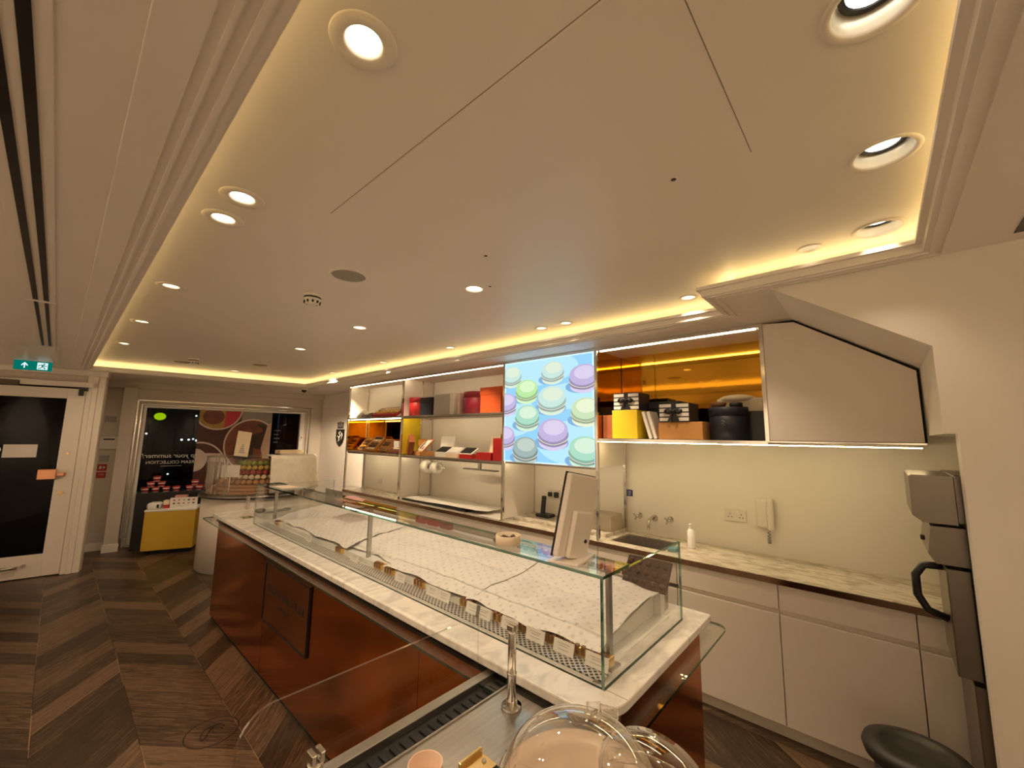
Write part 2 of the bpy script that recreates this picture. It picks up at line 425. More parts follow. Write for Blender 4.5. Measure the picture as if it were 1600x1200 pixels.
for k, (a, b) in enumerate(((0.038, 0.05), (0.075, 0.083))):
    m = sheet_with_holes(offset(LIP, b), [offset(LIP, a)], ZS - 0.007)
    ring_wall(m, offset(LIP, a), ZS - 0.007, ZS); ring_wall(m, offset(LIP, b), ZS - 0.007, ZS)
    struct(m.build('trim_%d' % (k + 1), MCEIL))
struct(box1('trim_3', (0.032, RY0, ZS - 0.006), (0.109, 6.9, ZS + 0.002), MCEIL, bev=0.002))
# raised ceiling with round cut-outs for the lamps
LAMPS_A = [(0.367, 0.79, 'L'), (0.371, 1.70, 'L'), (0.364, 1.93, 'L'), (0.368, 3.10, 'L'), (0.362, 4.30, 'L'), (0.357, 5.53, 'L')]
LAMPS_B = [(1.573, 1.725, 'M'), (1.571, 3.10, 'M'), (1.595, 4.385, 'M'), (1.60, 6.72, 'M')]
LAMPS_C = [(2.525, 0.808, 'S'), (2.52, 1.715, 'S'), (2.522, 1.952, 'S'), (2.525, 3.10, 'S'), (2.55, 4.385, 'S'), (2.55, 5.735, 'S')]
LAMPS_N = [(1.0, -0.062, 'W'), (1.59, -0.08, 'W'), (2.17, -0.068, 'W'), (2.20, 0.165, 'G')]
RAD = {'L': 0.073, 'M': 0.062, 'S': 0.055, 'W': 0.088, 'G': 0.05}
HOLE = {'L': 0.042, 'M': 0.050, 'S': 0.040, 'W': 0.072, 'G': 0.036}
holes = [circ(x, y, HOLE[k], 24) for x, y, k in LAMPS_A + LAMPS_B + LAMPS_C + LAMPS_N]
m = sheet_with_holes([(RX0, -0.5), (RX1, -0.5), (RX1, RY1), (RX0, RY1)], holes, ZC)
struct(m.build('ceiling', MCEIL))
MSEAM = mat('shadow_gap', (0.26, 0.21, 0.16), 0.8)
struct(box1('trim_7', (0.640, 0.22, ZC - 0.0012), (0.665, 1.55, ZC), MCEIL))
struct(box1('trim_4', (0.634, 0.22, ZC - 0.0006), (0.636, 1.55, ZC), MSEAM))
struct(box1('trim_5', (0.635, 0.219, ZC - 0.0006), (1.32, 0.221, ZC), MSEAM))

# LED strips in the cove
INNER = offset(LIP, 0.115)
for i, lab in enumerate(('cove light strip along the near edge of the ceiling recess', 'short cove light strip at the near right of the ceiling recess',
                         'cove light strip on the small step beside the sloping bulkhead', 'long cove light strip above the wall shelves',
                         'cove light strip along the shopfront end of the ceiling recess', 'long cove light strip along the left edge of the ceiling recess')):
    a, b = Vector((*INNER[i], 0)), Vector((*INNER[(i + 1) % 6], 0)); d = (b - a); L = d.length; ang = math.atan2(d.y, d.x)
    t = thing('led_strip', lab, 'light strip', ((a + b) / 2) + Vector((0, 0, ZL)), ang)
    box1('channel', (-L / 2, -0.009, 0.0), (L / 2, 0.009, 0.004), MWHITE, t)
    box1('diffuser', (-L / 2, -0.007, 0.004), (L / 2, 0.007, 0.010), MLED, t)

# walls
struct(box1('wall_left', (RX0 - 0.1, RY0, 0), (RX0, RY1, ZC + 0.1), MWALL))
struct(box1('wall_near', (RX0, RY0 - 0.1, 0), (RX1, RY0, ZC + 0.1), MWALL))
struct(box1('wall_back', (3.48, -0.80, 0), (3.60, RY1, ZC + 0.1), MWALL))
PX = Matrix(((0, 0, 1, 0), (1, 0, 0, 0), (0, 1, 0, 0), (0, 0, 0, 1)))
m = MB(); m.prism([(-2.5, 1.735), (-0.196, 1.735), (-0.192, 2.084), (0.345, 2.452), (-2.5, 2.452)], 2.30, 3.479, PX)
m.prism([(-2.5, 0), (-0.232, 0), (-0.232, 1.7349), (-2.5, 1.7349)], 2.30, 2.385, PX); m.prism([(-2.5, 0), (-0.76, 0), (-0.76, 1.7349), (-2.5, 1.7349)], 2.3851, 3.479, PX)
struct(m.build('wall_right', MWALL))
FA = math.atan(-0.14)
FM = T(0.9, 8.4, 0) @ RZ(FA)
def fr(m, a, b, bev=0.0, M=FM):     # box in a rotated frame
    a, b = Vector(a), Vector(b); c = (a + b) / 2
    n0 = len(m.bm.verts); m.box(a, b, bev); m.bm.verts.ensure_lookup_table()
    for v in m.bm.verts[n0:]: v.co = M @ v.co
    return m
m = MB()
fr(m, (-0.60, 0, 0), (-0.03, 0.12, 2.57)); fr(m, (-0.03, 0, 2.10), (2.24, 0.12, 2.57)); fr(m, (2.24, 0, 0), (2.72, 0.12, 2.57)); fr(m, (-0.03, 0, 0), (2.24, 0.12, 0.035))
fr(m, (-0.27, -0.22, 0), (-0.12, 0, 2.35), 0.004)
fr(m, (-0.62, -0.05, 2.35), (2.72, 0, 2.57), 0.004)
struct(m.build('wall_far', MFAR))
m = MB(); fr(m, (-0.53, -0.016, 0), (-0.27, 0, 0.11), 0.004); fr(m, (-0.282, -0.236, 0), (-0.11, -0.20, 0.11), 0.004)
struct(m.build('baseboard_far', MLACQ))
# window 1
wnd = thing('window_1', 'wide shop window onto the dark street', 'window', (0.9, 8.4, 0), FA)
wnd['kind'] = 'structure'; del wnd['category']
m = MB(); m.box((-0.03, -0.02, 0.035), (0.0, 0.10, 2.10)); m.box((2.17, -0.02, 0.035), (2.24, 0.10, 2.10)); m.box((0, -0.02, 2.07), (2.17, 0.10, 2.10)); m.box((0, -0.02, 0.03), (2.17, 0.10, 0.05))
m.build('window_frame', MWHITE, wnd)
m = MB(); m.box((-0.125, -0.018, 0.0), (-0.095, -0.001, 2.19), 0.005); m.box((-0.125, -0.018, 2.165), (2.345, -0.001, 2.19), 0.005); m.box((2.32, -0.018, 0), (2.345, -0.001, 2.19), 0.005)
m.box((-0.07, -0.016, 0.0), (-0.05, -0.001, 2.12), 0.004); m.box((-0.07, -0.016, 2.11), (2.29, -0.001, 2.125), 0.004); m.box((2.275, -0.016, 0), (2.29, -0.001, 2.12), 0.004)
m.build('window_trim', MCHROME, wnd)
box1('window_pane', (0, 0.05, 0.05), (2.17, 0.06, 2.07), MDARKGLASS, wnd)

# door wall and door
DA = math.atan(-0.2)
DM = T(0.2, 7.38, 0) @ RZ(DA)
m = MB()
fr(m, (-2.5, 0.02, 0), (-0.96, 0.14, 2.57), M=DM); fr(m, (-0.96, 0.02, 2.26), (0.03, 0.14, 2.57), M=DM); fr(m, (0.03, 0.02, 0), (0.165, 0.14, 2.57), M=DM)
m.box((0.24, 7.50, 0), (0.345, 8.50, 2.57))
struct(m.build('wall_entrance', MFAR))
m = MB()
for i, (a, b, d) in enumerate(((0.004, 0.055, 0.03), (0.055, 0.105, 0.05), (0.105, 0.165, 0.035))):
    fr(m, (a, -d, 0), (b, 0.02, 2.42), 0.006, M=DM)
fr(m, (-1.0, -0.05, 2.235), (0.105, 0.02, 2.30), 0.006, M=DM); fr(m, (-1.1, -0.08, 2.38), (0.19, 0.02, 2.45), 0.01, M=DM)
struct(m.build('trim_6', MLACQ))
dr = thing('door_1', 'white framed glass door to the street', 'door', (0.2, 7.38, 0), DA); dr['kind'] = 'structure'; del dr['category']
m = MB(); W0, W1 = -0.92, 0.0
m.box((W0, -0.02, 0.012), (W0 + 0.16, 0.025, 2.215), 0.004); m.box((W1 - 0.155, -0.02, 0.012), (W1, 0.025, 2.215), 0.004)
m.box((W0 + 0.16, -0.02, 2.09), (W1 - 0.155, 0.025, 2.215), 0.003); m.box((W0 + 0.16, -0.02, 0.012), (W1 - 0.155, 0.025, 0.262), 0.003)
m.build('door_frame', MLACQ, dr)
box1('door_pane', (W0 + 0.16, 0.0, 0.262), (W1 - 0.155, 0.01, 2.09), MDARKGLASS, dr)
m = MB(); m.box((-0.29, -0.085, 1.115), (-0.13, -0.06, 1.245), 0.012); m.box((-0.15, -0.075, 1.155), (-0.07, -0.02, 1.195), 0.006); m.cyl((-0.08, -0.05, 1.175), (-0.08, -0.02, 1.175), 0.022)
m.build('door_handle', MCOPPERP, dr)
m = MB(); m.cyl((-0.085, -0.03, 0.955), (-0.085, -0.02, 0.955), 0.024); m.cyl((-0.085, -0.034, 0.955), (-0.085, -0.028, 0.955), 0.012); m.cyl((-0.075, -0.026, 1.42), (-0.075, -0.018, 1.42), 0.014)
m.build('door_lock', MGOLDPL, dr)
m = MB(); m.cyl((-0.62, -0.07, 0.145), (-0.33, -0.07, 0.145), 0.018); m.cyl((-0.60, -0.07, 0.145), (-0.60, -0.02, 0.145), 0.012); m.cyl((-0.35, -0.07, 0.145), (-0.35, -0.02, 0.145), 0.012); m.cyl((-0.29, -0.04, 0.15), (-0.29, -0.02, 0.15), 0.018)
m.build('pull_bar', MSTEEL, dr)
m = MB(); m.box((-0.06, -0.05, 2.13), (-0.015, -0.02, 2.235), 0.004); m.box((-0.03, -0.045, 2.19), (0.02, -0.02, 2.24), 0.004); m.build('hinge', MBLACK, dr)
box1('door_closer', (-0.80, -0.07, 2.22), (-0.55, -0.02, 2.28), mat('bronze_metal', (0.10, 0.075, 0.05), 0.4, 0.6), dr, 0.008)
tag(fr(MB(), (-0.60, -0.006, 1.38), (-0.335, -0.002, 1.53), M=DM).build('paper_notice', MCARD), 'plain paper notice taped to the glass of the street door', 'notice')
t = thing('intercom', 'small round chrome and black fitting on the door glass, left of the paper notice', 'fitting', DM @ Vector((-0.66, -0.012, 1.47)), DA)
MB().cyl((0, 0.008, 0), (0, -0.01, 0), 0.05).build('ring', MCHROME, t); MB().cyl((0, -0.011, 0), (0, -0.016, 0), 0.032).build('face', MBLACK, t)

# night outside
MASPH = mat('asphalt', (0.02, 0.02, 0.022), 0.7)
MFACADE = mat('dark_facade', (0.03, 0.03, 0.035), 0.8, var=0.4, scale=2)
struct(box1('ground_street', (-12, 8.86, -0.1), (16, 22, -0.02), MASPH))
struct(box1('wall_street', (-14, 20, -0.1), (18, 20.5, 9), MFACADE))
m = MB(); m.box((-4, 19.6, 0), (1.5, 19.9, 5)); m.box((2.2, 19.5, 0), (6.8, 19.9, 6)); m.box((7.5, 19.6, 0), (12, 19.9, 5))
tag(m.build('terrace_building', MFACADE), 'dark building front across the night street', 'building')

# panelled wall carrying the crest
struct(box1('wall_crest', (3.42, 6.10, 0), (3.479, 8.02, ZS), MWALL))

# ================================================================== BACK WALL: BASE CABINETS, WORKTOP, SHELVING
def base_cabinet(y0, y1, label, amber=False, blank=False):
    t = thing('base_cabinet', label, 'cabinet', (2.95, y0, 0), group='white base cabinets along the back wall')
    W = y1 - y0
    box1('carcass', (0.022, 0.001, 0.08), (0.525, W - 0.001, 0.855 if not (1.05 < y0 < 1.9 or y0 < 1.1 < y1) else 0.66), MLACQ, t)
    box1('plinth', (0.052, 0.0, 0.0), (0.07, W, 0.08), MLACQ, t)
    if amber:
        box1('drawer_front', (0.0, 0.003, 0.80), (0.02, W - 0.003, 0.855), MLACQ, t, 0.002)
        box1('mirror_panel', (0.012, 0.003, 0.66), (0.02, W - 0.003, 0.80), MAMBER, t)
        box1('led_strip', (0.000, 0.003, 0.747), (0.010, W - 0.003, 0.755), MLEDG, t)
        box1('door_front', (0.0, 0.003, 0.085), (0.02, W - 0.003, 0.655), MLACQ, t, 0.002)
    else:
        box1('drawer_front', (0.0, 0.0025, 0.712), (0.02, W - 0.0025, 0.852), MLACQ, t, 0.002)
        box1('door_front', (0.0, 0.0025, 0.085), (0.02, W - 0.0025, 0.683), MLACQ, t, 0.002)
    return t
for y0, y1, lab, am in ((-0.226, -0.078, 'narrow white filler cabinet between the wide cabinet and the steel machine', False),
                    (-0.078, 0.508, 'wide white base cabinet behind the black bin, last full unit before the steel machine', False),
                    (0.508, 1.10, 'white base cabinet right of the sink under the wall sockets', False),
                    (1.10, 1.715, 'white base cabinet under the sink', False),
                    (1.715, 2.765, 'white base cabinet below the black telephone base', False),
                    (2.765, 3.50, 'white base cabinet below the loose cream paper sheets', False),
                    (3.50, 4.57, 'white base cabinet below the long dark tray covered by paper', False),
                    (4.57, 6.02, 'base cabinet with a glowing amber band at the far end of the back wall', True)):
    base_cabinet(y0, y1, lab, am)
box1('end_panel', (2.96, 6.02, 0.0), (3.40, 6.62, 0.846), mat('grey_veined_panel', (0.22, 0.20, 0.175), 0.35, var=0.25, scale=9))
tag(bpy.data.objects['end_panel'], 'dark grey veined block at the far end of the back counter below the crest', 'panel'); bpy.data.objects['end_panel'].name = 'counter_end_block'

t = thing('worktop', 'long veined grey marble worktop with a chrome brown edge along the back wall', 'worktop', (2.94, -0.226, 0.857))
m = MB()
def wb(x0, y0, x1, y1): m.box((x0 - 2.94, y0 + 0.226, 0.0), (x1 - 2.94, y1 + 0.226, 0.032))
wb(2.948, -0.226, 3.478, 1.22); wb(2.948, 1.66, 3.478, 6.02); wb(2.948, 1.22, 3.05, 1.66); wb(3.40, 1.22, 3.478, 1.66)
m.build('slab', MMARBLE2, t)
box1('edge_trim', (0.0, 0.0, -0.003), (0.008, 6.245, 0.030), mat('brown_chrome', (0.25, 0.16, 0.11), 0.15, 1.0), t)
t = thing('marble_upstand', 'raised marble slab on the worktop under the telephone base, left of the sink', 'slab', (3.10, 1.72, 0.889))
box1('slab', (0, 0, 0), (0.375, 1.03, 0.026), MMARBLE2, t, 0.002)
t = thing('sink', 'undermounted stainless steel sink in the worktop below the wall taps', 'sink', (3.05, 1.22, 0.857))
m = MB(); X, Y, D = 0.35, 0.44, -0.16
m.face([(0, 0, 0.02), (X, 0, 0.02), (X - 0.015, 0.015, D), (0.015, 0.015, D)]); m.face([(0, Y, 0.02), (X, Y, 0.02), (X - 0.015, Y - 0.015, D), (0.015, Y - 0.015, D)])
m.face([(0, 0, 0.02), (0, Y, 0.02), (0.015, Y - 0.015, D), (0.015, 0.015, D)]); m.face([(X, 0, 0.02), (X, Y, 0.02), (X - 0.015, Y - 0.015, D), (X - 0.015, 0.015, D)])
m.face([(0.015, 0.015, D), (X - 0.015, 0.015, D), (X - 0.015, Y - 0.015, D), (0.015, Y - 0.015, D)]); m.build('basin', MSTEEL, t)
MB().cyl((X / 2, Y / 2, D), (X / 2, Y / 2, D + 0.004), 0.04).build('drain', MCHROME, t)

sh = thing('shelving_unit', 'tall chrome framed shelving unit with amber mirror niches along the back wall', 'shelving', (2.96, 0.0, 0.889))
YP = [6.02, 4.57, 2.765, 1.715, 0.51]
def SB(m, a, b, bev=0.0): m.box((a[0] - 2.96, a[1], a[2] - 0.889), (b[0] - 2.96, b[1], b[2] - 0.889), bev); return m
for i, y in enumerate(YP):
    z0 = 0.89 if i < 4 else 1.69
    SB(MB(), (2.955, y - 0.012, z0), (2.979, y + 0.012, 2.445), 0.002).build('pole', MCHROME, sh)
    if i < 4:
        for x in ((3.27, 3.45), (3.27, 3.45), (3.45,), (3.45,))[i][:(1 if i == 0 else 2)]:
            SB(MB(), (x - 0.012, y - 0.012, z0), (x + 0.012, y + 0.012, 2.445), 0.002).build('rear_pole', MCHROME, sh)
SB(MB(), (2.98, 6.012, 1.94), (3.258, 6.024, 2.445)).build('side_panel', MLACQ, sh)
SB(MB(), (2.98, 6.012, 1.456), (3.258, 6.024, 1.924)).build('mirror_panel', MAMBER, sh)
for y, z0, z1 in ((4.57, 0.915, 1.44), (4.57, 1.945, 2.445)):
    SB(MB(), (2.98, y - 0.008, z0), (3.258, y + 0.008, z1)).build('side_panel', MLACQ, sh)
SB(MB(), (2.98, 4.562, 1.46), (3.258, 4.578, 1.93)).build('side_panel', MYEL, sh)
SB(MB(), (3.282, 4.562, 0.915), (3.438, 4.578, 2.445)).build('side_panel', MLACQ, sh)
SB(MB(), (2.98, 2.757, 0.917), (3.438, 2.773, 2.445)).build('side_panel', MLACQ, sh)
SB(MB(), (2.98, 1.712, 1.46), (3.438, 1.723, 2.445)).build('side_panel', MLACQ, sh)
SB(MB(), (2.98, 1.705, 1.698), (3.399, 1.7115, 2.43)).build('mirror_panel', MAMBER, sh)
# back panels
SB(MB(), (3.285, 4.585, 0.89), (3.30, 6.02, 1.44)).build('back_panel', MLACQ, sh)
SB(MB(), (3.285, 4.585, 1.95), (3.30, 6.02, 2.445)).build('back_panel', MLACQ, sh)
SB(MB(), (3.285, 4.585, 1.46), (3.295, 6.02, 1.93)).build('mirror_panel', MAMBER, sh)
SB(MB(), (3.462, 1.73, 0.89), (3.478, 4.556, 2.445)).build('back_panel', MLACQ, sh)
SB(MB(), (3.40, 1.395, 1.70), (3.41, 1.70, 2.445)).build('mirror_panel', MAMBER, sh)
SB(MB(), (3.402, 0.525, 1.70), (3.412, 1.392, 2.445)).build('mirror_panel', MAMBER, sh)
# shelves
SB(MB(), (2.962, 2.77, 1.925), (3.46, 6.02, 1.945), 0.002).build('shelf', MSTEEL, sh)
SB(MB(), (2.962, 2.77, 1.435), (3.46, 6.02, 1.455), 0.002).build('shelf', MSTEEL, sh)
SB(MB(), (2.962, 0.51, 1.672), (3.478, 1.71, 1.697), 0.002).build('shelf', MCHROME, sh)
SB(MB(), (2.958, -0.188, 1.685), (3.478, 0.51, 1.697), 0.002).build('shelf', MCHROME, sh)
SB(MB(), (2.962, 0.51, 2.432), (3.478, 6.02, 2.447)).build('top_panel', MLACQ, sh)
m = MB(); SB(m, (2.956, 0.51, 2.425), (2.968, 6.03, 2.448)); m.build('top_rail', MCHROME, sh)
# sloping closed panel under the stairs
m = MB(); m.prism([(0.497, 1.699), (-0.180, 1.699), (-0.178, 2.072), (0.331, 2.425), (0.497, 2.440)], 0.0, 0.018, Matrix(((0, 0, 1, 0), (1, 0, 0, 0), (0, 1, 0, -0.889), (0, 0, 0, 1))))
m.build('cabinet_panel', MLACQ, sh)
m = MB(); m.prism([(0.5, 1.698), (-0.1915, 1.698), (-0.1905, 2.082), (0.335, 2.443), (0.5, 2.446)], 0.0185, 0.03, Matrix(((0, 0, 1, 0), (1, 0, 0, 0), (0, 1, 0, -0.889), (0, 0, 0, 1))))
m.build('shadow_gap', MDARK, sh)  # black sheet behind the panel, painting in the shade of its edge gap
# LED strips of the shelves
for a, b in (((2.985, 4.60, 2.422), (2.997, 5.98, 2.432)), ((2.985, 2.80, 2.422), (2.997, 4.54, 2.432)), ((2.985, 4.60, 1.913), (2.997, 5.98, 1.925)),
             ((2.985, 0.54, 2.420), (2.997, 1.69, 2.432)), ((2.982, -0.17, 1.668), (2.990, 1.69, 1.672))):
    SB(MB(), a, b).build('led_strip', MLEDU if a[2] < 1.8 else MLEDW, sh)
MLEDS = emat('mid_shelf_led', (1.0, 0.80, 0.48), 30.0)
for y0, y1, z in ((4.60, 5.98, 1.435), (2.80, 4.54, 1.435), (1.74, 2.74, 1.455), (2.80, 4.54, 1.925)):
    SB(MB(), (2.963, y0, z - 0.012), (2.989, y1, z - 0.0005)).build('light_channel', MSTEELD, sh)
    SB(MB(), (2.989, y0, z - 0.011), (2.992, y1, z - 0.0015)).build('led_strip', MLEDS, sh)

# linear air slot in the soffit over the shelves and slots over the aisle
t = thing('air_vent', 'long narrow black air slot in the soffit above the wall shelves', 'air vent', (2.66, 0.80, ZS))
box1('slot', (-0.008, 0, -0.002), (0.008, 5.1, 0.0), MBLACK, t)
for y0, y1, lab in ((-1.5, 3.55, 'long twin slot air grille in the soffit at the left edge'), (3.60, 5.46, 'shorter twin slot air grille nearest the exit sign')):
    t = thing('air_vent', lab, 'air vent', (-0.14, y0, ZS))
    box1('frame', (-0.062, 0, -0.004), (0.056, y1 - y0, 0.0), MCEIL, t, 0.001)
    wd = 0.010 if y0 < 0 else 0.008
    for x in (-0.020, 0.021):
        box1('slot', (x - wd, 0.01, -0.007), (x + wd, y1 - y0 - 0.01, -0.004), MBLACK, t)

# ---- menu screen with the macaron picture
scr = thing('display_screen', 'bright square wall screen showing pastel macarons on pale blue', 'screen', (2.955, 1.73, 1.462))
SW, SH = 1.018, 0.965
box1('frame', (0.0, -0.002, -0.004), (0.05, SW + 0.002, SH + 0.004), MCHROME, scr)
EM = lambda n, c, s=1.0: emat(n, c, s)
PAL = {'bg': (0.27, 0.56, 0.90), 'bg2': (0.42, 0.70, 0.97), 'sh': (0.20, 0.38, 0.62), 'rim': (0.62, 0.88, 1.0)}
MAC = {'mint': ((0.50, 0.68, 0.62), (0.62, 0.72, 0.58)), 'green': ((0.42, 0.70, 0.32), (0.60, 0.78, 0.48)), 'teal': ((0.36, 0.62, 0.48), (0.58, 0.74, 0.58)),
       'lilac': ((0.46, 0.40, 0.62), (0.60, 0.54, 0.72)), 'sage': ((0.30, 0.40, 0.38), (0.46, 0.54, 0.48)), 'pale': ((0.52, 0.66, 0.42), (0.70, 0.76, 0.55))}
smats = [EM('pix_bg', PAL['bg']), EM('pix_bg2', PAL['bg2']), EM('pix_shadow', PAL['sh']), EM('pix_rim', PAL['rim']), EM('pix_fill', (0.16, 0.11, 0.10)), EM('pix_cream', (0.70, 0.68, 0.55))]
smi = {}
for k, (a, b) in MAC.items():
    smi[k] = len(smats); smats.append(EM('pix_' + k, a)); smats.append(EM('pix_light_' + k, b)); smats.append(EM('pix_deep_' + k, tuple(c * 0.62 for c in a)))
m = MB(); lay = [0]
def spoly(pts, mi):
    lay[0] += 1; x = -0.0002 * 1 - 0.00006 * lay[0]
    cl = []
    for u, v in pts: cl.append((min(max(u, 0.0), 1.0), min(max(v, 0.0), 1.0)))
    # u to the right in the picture = towards smaller y
    seen = []
    for p in cl:
        if not seen or (abs(p[0] - seen[-1][0]) > 1e-6 or abs(p[1] - seen[-1][1]) > 1e-6): seen.append(p)
    if len(seen) > 2 and (abs(seen[0][0] - seen[-1][0]) < 1e-6 and abs(seen[0][1] - seen[-1][1]) < 1e-6): seen.pop()
    if len(seen) < 3: return
    m.m(mi).face([(x, SW * (1 - u), SH * v) for u, v in seen])
def ell(cx, cy, a, b, n=28, t0=0, t1=2 * PI, wob=0.0):
    return [(cx + a * math.cos(t0 + (t1 - t0) * i / n) * (1 + wob * math.sin(i * 7.3)), cy + b * math.sin(t0 + (t1 - t0) * i / n) * (1 + wob * math.cos(i * 5.1))) for i in range(n)]
spoly([(0, 0), (1, 0), (1, 1), (0, 1)], 0)
for (cx, cy, a, b) in ((0.35, 0.9, 0.5, 0.16), (0.8, 0.2, 0.4, 0.2), (0.1, 0.45, 0.3, 0.2), (0.75, 0.62, 0.3, 0.12)): spoly(ell(cx, cy, a, b), 1)
for px in (0.0, 0.985): spoly([(px, 0), (px + 0.015, 0), (px + 0.015, 1), (px, 1)], 3)
spoly([(0, 0.0), (1, 0.0), (1, 0.012), (0, 0.012)], 3); spoly([(0, 0.988), (1, 0.988), (1, 1), (0, 1)], 3)
for cx, cy, r, k in ((0.09, 0.86, 0.125, 'mint'), (0.58, 0.86, 0.125, 'mint'), (0.90, 0.78, 0.145, 'lilac'), (0.28, 0.70, 0.135, 'green'), (0.02, 0.58, 0.135, 'lilac'), (0.57, 0.60, 0.155, 'mint'),
                     (0.92, 0.48, 0.145, 'pale'), (0.29, 0.44, 0.145, 'teal'), (0.585, 0.285, 0.165, 'lilac'), (0.01, 0.24, 0.135, 'lilac'), (0.27, 0.125, 0.15, 'sage'), (0.91, 0.13, 0.16, 'teal')):
    i = smi[k]
    spoly(ell(cx - 0.02, cy - r * 0.55, r * 1.12, r * 0.42), 2)
    spoly(ell(cx, cy - r * 0.52, r * 0.93, r * 0.45), i + 1)
    spoly(ell(cx, cy - r * 0.36, r * 0.96, r * 0.42, wob=0.03), i + 2)
    spoly(ell(cx, cy - r * 0.28, r * 0.95, r * 0.42, wob=0.02), 4)
    spoly(ell(cx, cy - r * 0.17, r * 1.00, r * 0.50, wob=0.025), 5)
    spoly(ell(cx, cy - r * 0.08, r * 1.00, r * 0.55, wob=0.02), i + 2)
    spoly(ell(cx, cy + r * 0.16, r * 0.97, r * 0.66), i)
    spoly(ell(cx + r * 0.06, cy + r * 0.30, r * 0.70, r * 0.42), i + 1)
m.build('picture', smats, scr)

# ---- goods on the shelves
def carton(name, label, cat, loc, d, m, lid=None, rz=0.0, group=None, lidh=0.3, rot=None):
    """box whose front faces -x; d = (depth x, width y, height); origin at the middle of its base"""
    t = thing(name, label, cat, loc, rz, group, rot)
    dx, dy, dz = d
    if lid is None:
        box1('box_body', (-dx / 2, -dy / 2, 0), (dx / 2, dy / 2, dz), m, t, 0.003)
    else:
        hl = dz * lidh
        box1('box_body', (-dx / 2 + 0.004, -dy / 2 + 0.004, 0), (dx / 2 - 0.004, dy / 2 - 0.004, dz - 0.003), m, t, 0.002)
        box1('box_lid', (-dx / 2, -dy / 2, dz - hl), (dx / 2, dy / 2, dz), lid, t, 0.003)
    return t
def hatbox(label, loc, r, h, m, logo=False):
    t = thing('round_hat_box', label, 'box', loc)
    MB().lathe([(0, 0), (r - 0.004, 0), (r - 0.004, h - 0.002), (0, h - 0.002)], n=36).build('box_body', m, t)
    MB().lathe([(r - 0.003, h * 0.74), (r, h * 0.74), (r, h - 0.003), (r - 0.004, h), (0, h)], n=36).build('box_lid', m, t)
    if logo:
        mm = MB()
        for a, z in ((0, 0), (0.006, 0.011), (-0.004, 0.020), (0.004, 0.030)):
            mm.tube([(-r - 0.001, a - 0.012, h * 0.42 + z), (-r - 0.001, a, h * 0.42 + z + 0.008), (-r - 0.001, a + 0.012, h * 0.42 + z)], 0.0015, 5)
        mm.build('logo', MCHROME, t)
    return t
ZU, ZM, ZR = 1.946, 1.456, 1.698
hatbox('red round gift box at the left end of the upper shelf', (3.12, 4.41, ZU), 0.135, 0.235, MRED)
carton('gift_box', 'small navy square gift box with lid between the red round box and the grey box', 'box', (3.10, 4.12, ZU), (0.20, 0.245, 0.22), MNAVY, MNAVY)
carton('gift_box', 'tall flat grey gift box next to the navy box on the upper shelf', 'box', (3.07, 3.83, ZU), (0.10, 0.31, 0.245), MGREY)
carton('gift_box', 'upright white box standing narrow side out, right of the flat grey box', 'box', (3.10, 3.635, ZU), (0.18, 0.065, 0.25), MCARD)
carton('gift_box', 'thin pale pink upright box left of the crimson round box', 'box', (3.12, 3.54, ZU), (0.18, 0.05, 0.245), mat('pale_pink_card', (0.70, 0.52, 0.47), 0.6))
hatbox('large crimson round gift box on the upper shelf', (3.15, 3.34, ZU), 0.165, 0.245, MCRIM)
t = carton('gift_box', 'orange lidded gift box at the right end of the upper shelf beside the screen', 'box', (3.12, 2.99, ZU), (0.26, 0.31, 0.27), MORANGE, MORANGE)
# upper shelf, far bay
t = thing('folded_cloth', 'white folded linen lying at the far end of the upper shelf', 'cloth', (3.10, 5.70, ZU))
MB().grid(lambda u, v: Vector((-0.11 + 0.22 * u, 0.24 - 0.48 * v, 0.012 + 0.10 * math.sin(PI * min(1, u * 0.9 + 0.15)) * (0.6 + 0.4 * math.sin(3 * v + u)) + 0.012 * math.sin(14 * v + 4 * u))), 14, 20).build('linen', MCLOTH, t, 0.006)
MACOL = [mat('macaron_' + n, c, 0.75, var=0.08, bump=0.15) for n, c in (('pistachio', (0.30, 0.36, 0.06)), ('lemon', (0.70, 0.50, 0.10)), ('raspberry', (0.45, 0.07, 0.06)), ('vanilla', (0.72, 0.60, 0.42)), ('cocoa', (0.16, 0.06, 0.03)), ('caramel', (0.50, 0.26, 0.10)))]
def open_tray(name, label, loc, d, m, rows, cols, fills, tilt, rz=0.0, cat='box', group=None, h=0.035):
    """shallow open box, tilted towards the aisle, filled with rows of sweets"""
    t = thing(name, label, cat, loc, rot=(0, tilt, rz), group=group)
    dx, dy = d; mm = MB(); k = 0.004
    mm.box((-dx, -dy / 2, 0), (0, dy / 2, k)); mm.box((-dx, -dy / 2, k), (-dx + k, dy / 2, h)); mm.box((-k, -dy / 2, k), (0, dy / 2, h)); mm.box((-dx + k, -dy / 2, k), (-k, -dy / 2 + k, h)); mm.box((-dx + k, dy / 2 - k, k), (-k, dy / 2, h))
    mm.build('tray', m, t)
    for i in range(rows):
        mm = MB(); cx = -dx + (i + 0.5) * dx / rows
        for j in range(cols):
            mm.m(0).sphere((cx, -dy / 2 + (j + 0.5) * dy / cols, h * 0.62), min(dx / rows, dy / cols) * 0.44, (1, 1, 0.75), 8)
        mm.build('sweet_row', fills[i % len(fills)], t)
    return t
open_tray('macaron_box', 'long red rimmed box of coloured macarons tilted up beside the folded linen', (3.14, 5.14, ZU + 0.015), (0.19, 0.62, ), MRED, 3, 9, [MACOL[2], MACOL[1], MACOL[3]], -0.62)
bpy.data.objects['macaron_box'].location = (3.19, 5.12, ZU + 0.115)
